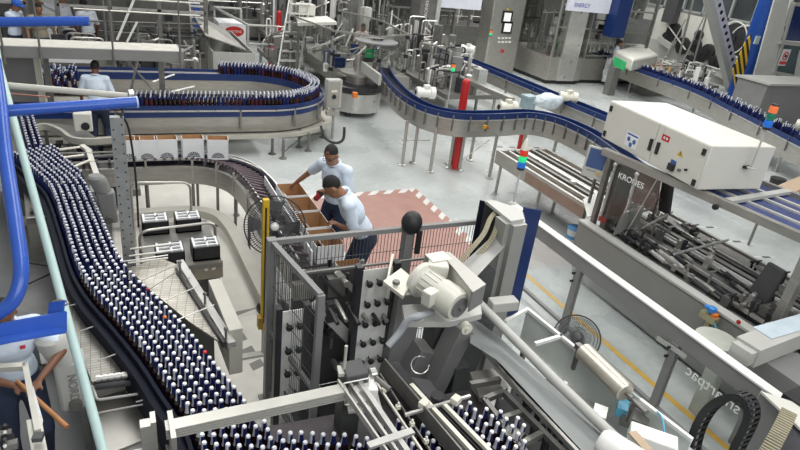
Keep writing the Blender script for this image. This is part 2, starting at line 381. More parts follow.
# the incoming single band and the rows fanning out on the right
a=P(26,113,ZT); c=P(36,146,ZT)
for k in range(3):
    for i in range(14):
        t=i/13; q=a.lerp(c,t); tryadd(q.x+(k-1)*.075,q.y+(k%2)*.035)
for j in range(60):
    for i in range(60):
        x=.3+i*.069; y=1.6+j*.0775+(.038 if i%2 else 0)
        if inside(x,y,poly): tryadd(x,y)
# laned rows of the packer infeed
lanes=[]
for lx in (1.60,1.69,1.84,1.93,2.20,2.29,2.38,2.47,2.56):
    for j in range(26):
        y=1.35+j*.078+ (.02 if int(lx*100)%2 else 0)
        X,Y=pr((lx,y,ZT))
        if lx<2: ok= Y>416+ (lx-1.6)*10
        else: ok= Y>398+(lx-2.24)*40 and y<3.1
        if ok and Y<475 and X<530: tryadd(lx,y)
allp=[]
for (x,y) in pts:
    X,Y=pr((x,y,ZT-.05))
    if -12<X<812 and -10<Y<468: allp.append(((Vector((x,y,ZT))-Vector((0,0,CH))).length,x,y))
allp.sort(); print('bottles wide',len(allp))
near=allp[:300]; far=allp[300:]
GB='bottles crowding the wide conveyor'
LB='dark brown beer bottle with silver cap packed among others on the wide curving conveyor'
protoB=None
redspots=[P(203,352,ZT),P(149,286,ZT),P(165,318,ZT)]
used=set()
for rp,lab,cm in zip(redspots,('bottle with a bright red cap near the right edge of the bottle stream','bottle with a dark red cap farther up the bottle stream, beside the chain table','bottle with an orange cap in the middle of the bottle stream'),(REDCAP,mat('dark_red_cap',(.3,.02,.03),.4),ORG)):
    bi=min(near,key=lambda q:(q[1]-rp.x)**2+(q[2]-rp.y)**2); used.add(bi)
    o=make_bottle(lab,None,cm); o.location=(bi[1],bi[2],ZB)
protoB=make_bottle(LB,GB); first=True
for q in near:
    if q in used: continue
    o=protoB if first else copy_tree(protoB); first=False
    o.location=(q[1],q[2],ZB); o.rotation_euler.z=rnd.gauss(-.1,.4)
    X,Y=pr((q[1],q[2],ZT))
    if q[1]>1.56: o['label']='dark beer bottle with silver cap in the packer lanes right of the dark divider plate' if q[1]>2.1 else 'dark beer bottle with silver cap in the lanes left of the dark divider plate'; o['group']='bottles right of the dark divider' if q[1]>2.1 else 'bottles left of the dark divider'
    elif Y>438-.18*X+30: o['label']='dark beer bottle with silver cap in front of the ribbed crossing beam at the bottom'; o['group']='bottles in front of the crossing beam'
    elif Y>340: o['label']='dark beer bottle with silver cap just behind the ribbed crossing beam'; o['group']='bottles behind the crossing beam'
    elif Y>285: o['label']='dark beer bottle with silver cap on the wide conveyor alongside the pale slat conveyor'; o['group']='bottles alongside the pale slat conveyor'
    else: o['label']='dark beer bottle with silver cap farther up the wide conveyor, left of the perforated column'; o['group']='bottles left of the perforated column'
# looping conveyor: bottles farther away
def ringpath(off,n=26):
    cxr,cyr,R=2.9,13.42,1.40; R+=off; pts=[(-1.6,cyr+R)]
    pts+= [(-1.6+ (cxr+1.6)*k/8,cyr+R) for k in range(1,9)]
    pts+= [(cxr+R*math.sin(PI*k/n),cyr+R*math.cos(PI*k/n)) for k in range(1,n)]
    pts+= [(cxr-(cxr+1.6)*k/8,cyr-R) for k in range(0,9)]
    return pts
ringb=[]
for off in (-.085,0,.085):
    rp=[Vector((x,y,0)) for x,y in ringpath(off)]; acc=.03*off/.075
    for i in range(len(rp)-1):
        seg=(rp[i+1]-rp[i]).length; 
        while acc<seg:
            q=rp[i].lerp(rp[i+1],acc/seg); acc+=.082
            if q.y>13.4 and q.x<2.45: continue
            if q.y<13.4 and q.x<.35: continue
            ringb.append((q.x,q.y))
        acc-=seg
for k in range(70):
    ringb.append((rnd.uniform(-1.35,-.55),rnd.uniform(12.6,14.4)))
FARPROF=[(.036,0),(.0365,.16),(.026,.195),(.0175,.215),(.017,.268),(.0175,.271),(.014,.285)]
RUSSET=mat('russet_label',(.06,.010,.012),.4)
b=MB()
FARM=[RUSSET,CAPGLINT,LAB,CGL]
ft=[(19.3,24),(18.7,20.4),(18.0,17),(17.5,13.6),(16.5,11.2),(15.4,8.7),(15,7.8)]
ft=[(p.x,p.y) for p in spline([(x,y,0) for x,y in ft],4)]
farb=[]
for i in range(300):
    k=rnd.random()*(len(ft)-1.01); i0=int(k); a=Vector((*ft[i0],0)).lerp(Vector((*ft[i0+1],0)),k-i0); d=(Vector((*ft[i0+1],0))-Vector((*ft[i0],0))).normalized(); r=Vector((d.y,-d.x,0)); a+=r*rnd.uniform(-.22,.22); farb.append((a.x,a.y))
for (x,y) in [(q[1],q[2]) for q in far]+ringb+farb:
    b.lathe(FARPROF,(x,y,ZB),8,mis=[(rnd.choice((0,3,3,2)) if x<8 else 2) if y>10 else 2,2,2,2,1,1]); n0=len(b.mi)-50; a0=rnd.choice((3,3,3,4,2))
    for k in ((0,1) if y<11 or x>8 else (0,1,2)): b.mi[n0+24+(a0+k)%8]=1  # pale neck facets stand in for reflected light
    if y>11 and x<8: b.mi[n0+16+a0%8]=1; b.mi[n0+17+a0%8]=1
b.one('bottle',FARM,'remaining small dark bottles with silver caps farther off on the wide, looping and far conveyors','bottles',kind='stuff',org=Vector((0,8,ZB)))
# ================================================================ WIDE BOTTLE CONVEYOR
T=thing('bottle_conveyor','wide S-curved bottle conveyor with black side guards crowded with silver-capped bottles','conveyor',(0,5.5,0))
lp=[(p.x,p.y) for p in spline([(p.x,p.y,0) for p in LW],3)]; 
def resamp(pts,n):
    pts=[Vector((p[0],p[1],0)) for p in pts]; L=[0]
    for i in range(1,len(pts)): L.append(L[-1]+(pts[i]-pts[i-1]).length)
    out=[];j=0
    for k in range(n):
        t=L[-1]*k/(n-1)
        while j<len(L)-2 and L[j+1]<t: j+=1
        out.append(pts[j].lerp(pts[j+1],(t-L[j])/max(1e-6,L[j+1]-L[j])))
    return out
A=resamp(lp,40); Bp=resamp([(p.x,p.y) for p in spline([(p.x,p.y,0) for p in RW[1:17]],3)],40)
b=MB(); vs=[]
for p,q in zip(A,Bp): vs+=[(p.x,p.y,ZB-.004),(q.x,q.y,ZB-.004),(q.x,q.y,ZB-.03),(p.x,p.y,ZB-.03)]
fs=[]
for i in range(39):
    for k in range(4): fs.append((4*i+k,4*i+(k+1)%4,4*i+4+(k+1)%4,4*i+4+k))
b.add(vs,fs); b.ext([(.15,3.4,ZB-.03),(2.6,3.25,ZB-.03),(2.6,1.2,ZB-.03),(.3,1.2,ZB-.03)],(0,0,.026)); b.put('belt',BELTD,T)
sl=[(p.x,p.y) for p in A]; sr=[(p.x,p.y) for p in Bp]
b=MB(); b.sweep(sl,.012,.04,.93,1.06); b.put('side_guard',NAVYD,T); b=MB(); b.sweep(sl,.042,.10,.70,1.0); b.put('side_frame',NAVYD,T)
b=MB(); b.sweep(sr,-.03,-.004,.93,1.04); b.put('side_guard',BLACK,T); b=MB(); b.sweep(sr,-.03,.0,.72,.925); b.put('side_frame',STEEL,T)
for i in (4,12,20,28,36):
    for s,side in ((sl,-.06),(sr,.02)):
        p=s[i]; b=MB(); b.box((p[0]+side,p[1],.36),(.05,.05,.70)); b.cyl((p[0]+side,p[1],0),(p[0]+side,p[1],.03),.05); b.put('leg',STEELD,T)
# ---------- chain table left of the conveyor
PLATES=None
def chain_mat(name,col,sc=14,ang=0):
    m=bpy.data.materials.new(name); m.use_nodes=True; n=m.node_tree; bb=n.nodes['Principled BSDF']; L=n.links.new
    t=n.nodes.new('ShaderNodeTexCoord'); mp=n.nodes.new('ShaderNodeMapping'); mp.inputs['Rotation'].default_value=(0,0,ang); br=n.nodes.new('ShaderNodeTexBrick')
    br.inputs['Scale'].default_value=sc; br.inputs['Color1'].default_value=(*col,1); br.inputs['Color2'].default_value=(*[c*.8 for c in col],1); br.inputs['Mortar'].default_value=(*[c*.22 for c in col],1)
    br.inputs['Mortar Size'].default_value=.03; br.offset=0; br.inputs['Brick Width'].default_value=1.2; br.inputs['Row Height'].default_value=.55
    L(t.outputs['Object'],mp.inputs[0]); L(mp.outputs[0],br.inputs[0]); L(br.outputs[0],bb.inputs['Base Color']); bb.inputs['Metallic'].default_value=.55; bb.inputs['Roughness'].default_value=.36
    bp=n.nodes.new('ShaderNodeBump'); bp.inputs['Strength'].default_value=.3; L(br.outputs['Fac'],bp.inputs['Height']); bp.invert=True; L(bp.outputs[0],bb.inputs['Normal'])
    MT[name]=m; return m
CH1=chain_mat('steel_slat_chain',(.33,.32,.285),16,.0); CH2=chain_mat('pale_slat_chain',(.60,.57,.50),14,.2)
def rod(p,q,r=.008,mt=STEELL,T=None,name='guide_rod'):
    b=MB(); b.cyl(p,q,r,8); b.put(name,mt,T)
T=thing('slat_chain_table','silver slat chain table with knurled end roller left of the bottle stream','conveyor',(-.1,4.8,0))
b=MB(); p=[P(62,296,.86),P(100,298,.86),P(140,335,.86),P(156,368,.86),P(92,382,.86),P(80,350,.86)]; b.ext(p,(0,0,-.02)); b.put('slat_chain',CH1,T)
b=MB(); b.ext([P(60,294,.83),P(101,296,.83),P(158,368,.83),P(90,388,.83)],(0,0,-.12)); b.put('bed',STEELD,T)
for i,(u,v) in enumerate([((80,331),(112,320)),((97,361),(140,345)),((68,306),(92,300))]):
    rod(P(*u,.95),P(*v,.99),.006,STEELL,T)
b=MB(); u,v=P(96,379,.90),P(154,371,.90); d=(v-u); 
for k in range(9):
    b.cyl(u+d*(k/9),u+d*((k+.72)/9),.03,12)
b.cyl(u,v,.022,10); b.put('end_roller',STEELL,T)
b=MB(); u,v=P(96,387,.86),P(152,380,.86); b.cyl(u,v,.026,10); b.put('dark_roller',DARK,T)
b=MB(); b.bend([P(92,386,.86),P(97,400,.86),P(157,391,.86),P(160,383,.86)],.011,.03); b.put('bent_rail',STEELL,T)
b=MB(); b.cyl(P(98,413,.8),P(160,401,.86),.007); b.put('guide_rod',STEELL,T); b=MB(); b.cyl(P(136,402,.88),P(158,396,.92),.006); b.put('guide_rod',STEELL,T)
b=MB(); b.ext([P(84,400,.62),P(165,385,.62),P(168,430,.62),P(105,455,.62)],(0,0,-.02)); b.put('drip_tray',STEEL,T)
b=MB(); b.ext([P(100,425,.6),P(168,410,.6),P(168,470,.6),P(105,480,.6)],(0,0,-.3)); b.put('lower_cover',STEELD,T)
for x,y in ((-.42,5.3),(-.4,4.3),(-.08,3.5),(.12,3.7)):
    b=MB(); b.box((x,y,.4),(.045,.045,.8)); b.cyl((x,y,0),(x,y,.03),.045); b.put('leg',STEELD,T)
# second small chain table further up at the left
T=thing('transfer_table','short steel transfer table with rods and a roller behind the blue hoop pipe','conveyor',(-.9,8,0))
b=MB(); b.ext([P(22,172,.86),P(52,176,.86),P(62,212,.86),P(26,219,.86)],(0,0,-.03)); b.put('table_top',STEELD,T)
for u,v in (((28,179),(50,175)),((29,195),(57,190)),((28,218),(66,214))): rod(P(*u,.93),P(*v,.95),.008,STEELL,T)
b=MB(); u,v=P(30,210,.9),P(62,207,.9); b.cyl(u,v,.05,12); b.put('roller',mat('brown_roller',(.10,.08,.065),.4,.3),T); b=MB()
for k in range(5): b.cyl(u.lerp(v,.45+k*.1),u.lerp(v,.52+k*.1),.055,12)
b.put('roller_rings',STEELL,T)
b=MB(); b.ext([P(22,172,.84),P(52,176,.84),P(62,212,.84),P(26,219,.84)],(0,0,-.7)); b.put('base',STEEL,T)
T=thing('floor_platform','dark grey low platform with an X brace between the blue pipe and the bottle stream','platform',(-.7,7,0))
b=MB(); b.ext([P(20,226,.25),P(64,224,.25),P(92,318,.25),P(55,350,.25),P(10,340,.25)],(0,0,-.22)); b.put('deck',mat('worn_grey_deck',(.20,.205,.20),.55,.1,.25,3),T)
b=MB(); b.cyl(P(22,262,.3),P(60,268,.3),.01,6); b.cyl(P(24,286,.3),P(58,270,.3),.01,6); b.put('brace',DARK,T)
MBX=MB
# gear motors along the left line
def gearmotor(label,loc,rz=0,s=1.0,mt=None,txt=None):
    mt=mt or GREYL; T=thing('gear_motor',label,'motor',loc); loc=Vector(loc)
    def MB():
        class M2(MBX):
            def put(s,*a,**k): s.v=[v+loc for v in s.v]; return MBX.put(s,*a,**k)
        return M2()
    b=MB(); b.box((0,0,0),(.14*s,.12*s,.30*s)); b.put('gear_housing',mt,T,bevel=.02*s)
    b=MB(); b.lathe([(.06*s,0),(.072*s,.01*s),(.075*s,.09*s),(.07*s,.14*s),(.05*s,.16*s)],(0,0,0),16,ax=(-.3,0,1)); 
    o=b.put('motor_body',mt,T); o.location=(-.02*s,.0,.14*s)
    b=MB(); b.box((-.09*s,0,.19*s),(.05*s,.07*s,.07*s)); b.put('terminal_box',WHITE,T,bevel=.006*s)
    b=MB(); b.cyl((0,-.06*s,-.1*s),(0,-.09*s,-.1*s),.03*s,12); b.put('shaft_cap',STEELD,T)
    T.rotation_euler.z=rz; return T
u=P(72,380,.85); gm=gearmotor('grey gear motor with raised lettering standing left of the slat chain table',u,.1,1.6)
text('cast_lettering','NORD',.09,u+Vector((.0,-.10,0)),(0.0,0,-1),(1,0,0),GREYP,gm,.004)
u=P(107,206,1.1); gearmotor('flat grey gear motor between the bottle stream and the perforated column',u,.1,1.35,GREYP)
# ---------- pale curved return frame behind the incoming bottles
T=thing('curved_steel_frame','pale curved steel conveyor frame between the incoming bottles and the white cartons','conveyor',(-.6,9.6,0))
cf=[(p.x,p.y) for p in spline([P(x,y,1.0) for x,y in ((38,158),(34,142),(35,128),(44,124),(58,129),(70,137),(90,139),(120,137),(135,136))],5)]
b=MB(); b.sweep(cf,-.06,.0,.90,1.0); b.put('frame_side',mat('beige_steel',(.50,.48,.42),.45,.3),T); b=MB(); b.sweep(cf,-.45,-.06,.86,.88); b.put('inner_bed',STEELD,T)
for i in (4,14,24,34): p=cf[i]; b=MB(); b.box((p[0]+.03,p[1]+.1,.44),(.05,.05,.88)); b.put('leg',STEELD,T)
b=MB(); u=P(83,121,1.15); b.box(u,(.26,.2,.30)); b.put('motor_box',BOXW,T,bevel=.02); b=MB(); b.cyl(u+Vector((.03,-.10,-.05)),u+Vector((.03,-.14,-.05)),.06,14); b.put('motor_opening',BLACK,T)
for k in range(9):
    u=P(60+k*7,148+(k%3)*5,.7); b=MB(); b.box(u,(.10+.04*(k%2),.16,.2)); b.put('drive_part',(DARK,STEELD,GREYD)[k%3],T)
b=MB(); b.bb(-1.0,.15,9.3,10.2,.12,.5); b.put('dark_base',GREYD,T)
for u,v in (((58,150),(80,147)),((60,158),(84,155)),((66,170),(90,160))): b=MB(); b.cyl(P(*u,1.0),P(*v,1.0),.018,8); b.put('guide_bar',CREAM,T)
b=MB(); b.beam(P(88,150,.98),P(99,182,.98),.07,.05); b.beam(P(82,146,.98),P(90,152,.98),.07,.05); b.put('bent_plate',BOXW,T)
# ---------- perforated steel column
T=thing('perforated_column','tall perforated steel column standing between the bottle stream and the black crates','column',(-.02,6.3,0))
b=MB(); b.bb(-.01,.115,6.26,6.34,0,2.42); b.put('channel',mat('galvanised',(.33,.34,.34),.45,.3,.15,14),T)
HOLE=mat('hole_black',(.015,.015,.015),.8)
b=MB()
for k in range(44):
    z=.2+k*.05; b.cyl((.015+.075*(k%2>0),6.2595,z),(.015+.075*(k%2>0),6.255,z),.0085,6)
b.put('holes',HOLE,T); b=MB(); b.bb(-.06,.16,6.2,6.4,0,.02); b.put('foot_plate',STEELD,T)
b=MB(); b.tube(spline([(.17,6.3,1.2),(.18,6.3,1.8),(.15,6.32,2.3),(.07,6.32,2.45)],6),.012,6); b.put('cable',BLACK,T)
# ---------- slat chain conveyor on the right of the stream
T=thing('pale_slat_conveyor','pale slat chain conveyor right of the bottle stream, crossed by guide rods','conveyor',(.4,5.5,0))
b=MB(); b.ext([P(128,268,.9),P(160,258,.9),P(176,264,.9),P(212,318,.9),P(225,345,.9),P(190,322,.9),P(150,290,.9)],(0,0,-.02)); b.put('slat_chain',CH2,T)
b=MB(); b.beam(P(180,262,.93),P(232,345,.93),.07,.05); b.put('side_rail',STEELL,T)
b=MB(); b.beam(P(176,270,.92),P(224,345,.92),.02,.06); b.put('chain_guide',DARK,T)
for u,v in (((138,282),(178,264)),((148,290),(176,272)),((166,300),(196,287)),((172,322),(214,305)),((120,262),(168,255))): rod(P(*u,.98),P(*v,1.0),.006,STEELL,T)
for k in range(3):
    b=MB(); u=P(128+k*1,263-k*7,.95+.03*k); v=P(168+k*2,258-k*7,.95+.03*k); b.cyl(u,v,.012,8); b.put('cross_roller',STEEL,T)
b=MB(); b.beam(P(215,300,.75),P(236,352,.75),.12,.5); b.put('side_panel',BEIGE,T)
b=MB(); b.ext([P(140,272,.86),P(176,266,.86),P(214,330,.86),P(186,322,.86)],(0,0,-.5)); b.put('frame',STEELD,T)
for px,py in ((180,268),(205,300),(226,335)):
    u=P(px,py,1.0); b=MB(); b.cyl((u.x,u.y,.85),(u.x,u.y,1.06),.012,6); b.ell((u.x,u.y,1.07),(.02,.02,.02)); b.put('clamp_post',STEELD,T)
# ---------- four black crates of the lift station
def crate(x,y,z,label):
    T=thing('black_crate',label,'crate',(x,y,z))
    b=MB(); w,d,h=.30,.26,.17
    b.bb(x-w/2,x+w/2,y-d/2,y+d/2,z,z+.02); b.bb(x-w/2,x-w/2+.015,y-d/2,y+d/2,z,z+h); b.bb(x+w/2-.015,x+w/2,y-d/2,y+d/2,z,z+h); b.bb(x-w/2,x+w/2,y-d/2,y-d/2+.015,z,z+h); b.bb(x-w/2,x+w/2,y+d/2-.015,y+d/2,z,z+h); b.put('shell',BLACK,T)
    b=MB()
    for yy in (y-d*.3,y,y+d*.3): b.bb(x-w*.42,x+w*.42,yy-.011,yy+.011,z+h-.01,z+h+.012)
    for xx in (x-w*.42,x+w*.05,x+w*.42): b.bb(xx-.012,xx+.012,y-d*.42,y+d*.42,z+h-.01,z+h+.016)
    b.put('white_grid',CARTON,T); b=MB(); b.cyl((x,y,z+h),(x+.03,y-.02,z+h+.05),.008,6); b.put('pin',STEELD,T); return T
for x,y,l in ((.38,7.15,'black crate with white grid, rear left of the four by the pale slat conveyor'),(.76,7.15,'black crate with white grid, rear right of the four by the pale slat conveyor'),(.47,6.35,'black crate with white grid, front left of the four by the pale slat conveyor'),(.86,6.4,'black crate with white grid, front right of the four, above the brush skirt')):
    crate(x,y,.72,l)
T=thing('crate_stand','steel stand with a dark brush skirt carrying the four black crates','stand',(.6,6.75,0))
b=MB(); b.bb(.2,1.02,6.2,7.35,.66,.715); b.put('top_frame',STEELD,T); b=MB(); b.bb(.68,1.03,6.22,6.24,.5,.72); b.put('front_plate',mat('bronze_plate',(.30,.26,.21),.45,.4),T)
b=MB()
for k in range(28): b.bb(.74+k*.009,.746+k*.009,6.24,6.26,.25,.5)
b.put('brush_skirt',BLACK,T)
for x,y in ((.24,6.25),(.98,6.25),(.24,7.3),(.98,7.3)):
    b=MB(); b.box((x,y,.33),(.04,.04,.66)); b.put('leg',STEELD,T)
b=MB(); b.ell((.84,6.215,.64),(.03,.012,.03)); b.ell((.92,6.215,.64),(.03,.012,.03)); b.put('knob',STEELL,T)
# stainless tube barriers
def barrier(label,pts,r=.017,rad=.12):
    b=MB(); b.bend(pts,r,rad,8,n=6); return b.one('tube_barrier',STEEL,label,'barrier')
barrier('stainless tube barrier behind the rear pair of black crates',[(.16,8.05,0),(.16,8.05,1.0),(.9,7.95,1.0),(.9,7.95,0)])
barrier('stainless tube barrier curving round the front pair of black crates',[(.18,6.72,0),(.18,6.6,1.0),(1.02,6.68,1.0),(1.02,6.60,0)])
# ================================================================ CARTON CONVEYOR (curved) and cartons
T=thing('carton_conveyor','curved dark roller conveyor with steel side frames carrying white cartons round the corner','conveyor',(1.4,8.5,0))
cp=[(-1.2,9.05),(-.4,9.05),(.4,9.05),(1.0,9.02),(1.4,8.85),(1.68,8.5),(1.8,8.0),(1.84,7.4),(1.86,6.6),(1.9,5.6)]
cp=[(p.x,p.y) for p in spline([(x,y,0) for x,y in cp],5)]
b=MB(); b.sweep(cp,-.19,.19,.86,.88); b.put('belt',BELTD,T)
b=MB(); b.sweep(cp,-.24,-.20,.76,.92); b.put('outer_side_frame',NAVYD,T); b=MB(); b.sweep(cp,-.255,-.24,.92,.95); b.put('outer_rail',STEELL,T)
b=MB(); b.sweep(cp,.20,.25,.64,.91); b.put('inner_side_frame',STEEL,T); b=MB(); b.sweep(cp,.15,.165,.98,1.005); b.put('inner_guide_rail',STEELL,T)
b=MB(); b.sweep(cp,-.2,-.185,1.0,1.02); b.put('outer_guide_rail',STEELL,T)
b=MB(); b.sweep(cp,.3,.46,.18,.30); b.put('base_channel',BEIGE,T)
b=MB()
for i in range(2,len(cp)-1,1):
    a=Vector((*cp[i],0)); d=(Vector((*cp[i+1],0))-a).normalized(); r=Vector((d.y,-d.x,0))
    b.cyl(a-r*.185+Vector((0,0,.89)),a+r*.185+Vector((0,0,1.01)),.022,8)
b.put('rollers',mat('plum_roller',(.085,.06,.07),.35,.2),T)
for i in range(4,len(cp),6):
    a=Vector((*cp[i],0)); d=(Vector((*cp[min(i+1,len(cp)-1)],0))-Vector((*cp[i-1],0))).normalized(); r=Vector((d.y,-d.x,0))
    for s in(-.22,.225):
        q=a+r*s; bb_=MB(); bb_.cyl((q.x,q.y,0),(q.x,q.y,.8),.022,8); bb_.cyl((q.x,q.y,0),(q.x,q.y,.025),.05,10); bb_.put('leg',STEELD,T)
    q=a+r*.25; c=MB(); c.beam(q+Vector((0,0,.72)),q+Vector((0,0,1.02)),.03,.015); c.beam(q+Vector((0,0,.89)),q-r*.09+Vector((0,0,1.01)),.02,.015); c.put('rail_bracket',STEEL,T)
def carton(loc,rz,label,group=None,size=(.36,.27,.27),kind=0,cat='carton'):
    T=thing('carton',label,cat,loc,group); w,d,h=size; t=.006
    b=MB(); 
    b.bb(-w/2,w/2,-d/2,d/2,0,t)
    for s in(-1,1):
        b.bb(s*w/2-s*t,s*w/2,-d/2,d/2,0,h); b.bb(-w/2,w/2,s*d/2-s*t,s*d/2,0,h)
    def addp(bm,nm,mt): 
        o=bpy.data.objects.new(nm,bm.mesh(nm,mt,smooth=0)); COL.objects.link(o); o.parent=T; return o
    addp(b,'outer_walls',CARTON)
    b=MB(); e=t+.001
    b.bb(-w/2+e,w/2-e,-d/2+e,d/2-e,t,t+.003)
    for s in(-1,1):
        b.bb(s*(w/2-e)-s*.003,s*(w/2-e),-d/2+e,d/2-e,t,h+.003); b.bb(-w/2+e,w/2-e,s*(d/2-e)-s*.003,s*(d/2-e),t,h+.003)
    addp(b,'brown_lining',BROWN)
    if kind==0:
        b=MB(); n=9
        for k in range(n):
            a0=PI*k/n+.06; a1=PI*(k+1)/n-.06; y=-d/2-.001
            b.add([(math.cos(a)*r,y,.075+math.sin(a)*r*.9) for r,a in((.03,a0),(.095,a0),(.095,a1),(.03,a1))],[(0,1,2,3)])
        b.add([(math.cos(PI*k/10)*.022,-d/2-.001,.075+math.sin(PI*k/10)*.02) for k in range(11)],[tuple(range(11))])
        addp(b,'fan_logo',mat('logo_black',(.04,.045,.07),.6)); b=MB(); b.bb(-w/2,w/2,-d/2-.0015,-d/2,.0,.045); addp(b,'navy_band',NAVYD)
    T.rotation_euler.z=rz; return T
xs=[(129,150),(147,150),(167,149),(194,148),(218.5,149)]
labs=['white open fan logo carton, leftmost in the row, cut by the perforated column','white open fan logo carton, second from the left in its row','white open fan logo carton, middle of the row of five','white open fan logo carton, second from the right in its row','white open fan logo carton, rightmost in the row, just before the conveyor curve']
for (px,py),l,dx in zip(xs,labs,(0,0,0,0,0)):
    q=PY(px,148,8.9); carton((q.x+dx,9.06 if px<210 else 8.98,.915),-.02 if px<215 else -.12,l,'white cartons on the curved conveyor',size=(.31,.21,.36))
ZK=.86
T=thing('packing_bench','white-sided packing bench holding the four open cartons in front of the two workers','bench',(2.05,6.8,0))
b=MB(); b.bb(1.92,2.30,5.62,7.9,ZK-.04,ZK); b.put('bench_top',STEEL,T); b=MB(); b.bb(1.895,1.91,5.62,7.9,ZK-.14,ZK+.2); b.put('side_board',CARTON,T)
for x in(1.95,2.27):
    for y in(5.75,7.75): b=MB(); b.box((x,y,(ZK-.04)/2),(.04,.04,ZK-.04)); b.put('leg',STEELD,T)
for k,(l) in enumerate(('open brown-lined carton farthest from the camera on the packing bench','open brown-lined carton second from the far end of the packing bench','open brown-lined carton third from the far end of the packing bench','open brown-lined carton nearest the camera on the packing bench')):
    c=carton((2.12,7.27-.475*k,ZK+.001),0,l,'open cartons on the packing bench',size=(.33,.42,.24),kind=1)
c=carton((2.32,5.5,.0),0,'low white carton with folded top just right of the nearest open carton','white cartons by the bench',size=(.3,.25,.9),kind=1)
# ================================================================ MESH FENCE
def wire_panel(b,p,q,z0,z1,dx=.035,dz=.2,r=.0022):
    p=Vector(p);q=Vector(q);L=(q-p).length; n=int(L/dx); up_=Vector((0,0,1)); d=(q-p).normalized(); nrm=d.cross(up_)
    for i in range(1,n):
        a=p+d*(L*i/n); b.beam(a+up_*z0,a+up_*z1,r*2,r*2)
    k=int((z1-z0)/dz)
    for i in range(k+1):
        z=z0+(z1-z0)*i/k; b.beam(p+up_*z,q+up_*z,r*2,r*2)
T=thing('mesh_fence','grey wire mesh safety fence with an angled gate panel around the knobbed panel rack','fence',(1.18,4.6,0))
C0=Vector((1.18,4.6,0)); C1=Vector((2.52,4.6,0)); C2=Vector((3.3,4.6,0)); G1=Vector((1.33,3.67,0))
def post(x,y,h,T,w=.07): b=MB(); b.box((x,y,h/2),(w,w,h)); b.box((x,y,.01),(w*2,w*2,.02)); b.put('post',GREYP,T)
post(C0.x,C0.y,1.82,T,.08); post(G1.x,G1.y,1.80,T,.055); post(2.52,4.6,1.82,T,.09)
for p,q,nm in ((C0,C1,'back_panel'),(C1,C2,'side_panel'),(C0,G1,'gate_panel')):
    b=MB(); wire_panel(b,p,q,.15,1.76); b.put(nm,GREYD,T,smooth=0)
    z=Vector((0,0,1))
    for h_,w_ in ((1.79,.045),(.13,.04),(.85,.03)): b=MB(); b.beam(p+z*h_,q+z*h_,w_,.045); b.put('frame_rail',GREYP,T)
b=MB(); b.ell((2.52,4.56,1.87),(.105,.10,.12)); b.bb(2.57,2.62,4.5,4.53,1.55,1.8); b.one('black_hood',BLACK,'black rounded hood hanging over the top of the mesh fence post','hood')
# knobbed rack
T=thing('knob_panel_rack','white panels studded with rows of black knobs between dark uprights inside the mesh fence','rack',(1.9,4.2,0))
SHEET=mat('white_perforated_sheet',(.80,.80,.76),.5,0,.12,12)
yq=4.15
for (a,bq,nx,nr,z0,z1) in (((360,300),(389,300),3,7,.15,1.66),((283,300),(304,300),2,4,.35,1.35)):
    xa=PY(*a,yq).x; xb=PY(*bq,yq).x; b=MB(); b.bb(xa,xb,yq,yq+.012,z0,z1); b.put('white_panel',SHEET,T)
    for i in range(nx):
        for j in range(nr):
            x=xa+(xb-xa)*(i+.5)/nx; z=z0+(z1-z0)*(j+.5)/nr; b=MB(); b.cyl((x,yq+.0,z),(x,yq-.06,z),.008,6); b.lathe([(.02,0),(.03,.01),(.03,.03),(.02,.04)],(x,yq-.05,z),10,ax=(0,-1,0)); b.put('knob',BLACK,T)
    for x in (xa-.035,xb+.035): b=MB(); b.bb(x-.028,x+.028,yq-.03,yq+.05,0,z1+.05); b.put('upright',DARK,T)
b=MB(); b.bb(1.35,2.5,yq+.02,yq+.04,1.68,1.70); b.put('top_bar',STEELD,T)
b=MB(); b.beam((1.5,4.3,1.3),(2.1,4.3,.55),.04,.10); b.put('diagonal_brace',GREYL,T); b=MB(); b.beam((1.75,4.45,1.5),(2.3,4.45,.8),.03,.05); b.put('diagonal_brace',GREYL,T)
for k in range(6):
    b=MB(); u=Vector((1.62+.10*k,4.0+.05*(k%2),1.25-.02*k)); b.cyl(u,u+Vector((.0,.3,.02)),.02,8); b.put('plunger',STEEL if k%2 else DARK,T)
b=MB(); b.bb(1.35,1.5,4.12,4.35,.0,.3); b.bb(1.55,2.4,4.1,4.5,.0,.14); b.put('base',DARK,T)
rr=random.Random(77)
for k in range(34):
    x=rr.uniform(1.38,2.02); y=rr.uniform(4.22,4.5); z=rr.uniform(.2,1.45); b=MB(); c=k%4
    if c==0: b.box((x,y,z),(rr.uniform(.06,.2),.08,rr.uniform(.05,.2)))
    elif c==1: b.cyl((x,y,z),(x,y-.12,z+.02),.03,10)
    elif c==2: b.beam((x,y,z),(x+rr.uniform(-.25,.25),y,z+rr.uniform(-.3,.3)),.03,.03)
    else: b.cyl((x,y,z),(x,y,z+.22),.015,8)
    b.put('mechanism_part',rr.choice((DARK,DARK,STEELD,GREYD,STEEL,GREYP)),T)
b=MB(); b.bb(1.36,2.05,4.5,4.53,.15,1.5); b.put('dark_back_sheet',GREYD,T)
# yellow light curtain
T=thing('light_curtain_post','slim yellow and black light curtain post at the outer corner of the mesh fence','post',(1.3,5.3,0))
b=MB(); b.bb(1.265,1.325,5.28,5.34,.35,1.88); b.put('yellow_housing',YEL,T,bevel=.004); b=MB(); b.bb(1.283,1.30,5.272,5.28,.45,1.8); b.put('black_lens',BLACK,T); b=MB(); b.bb(1.23,1.28,5.26,5.34,.38,.52); b.put('bracket',mat('brass_bracket',(.4,.26,.04),.4,.5),T)
b=MB(); b.bb(1.28,1.31,5.30,5.33,0,.4); b.bb(1.0,1.36,5.27,5.35,0,.03); b.put('foot',GREYL,T)
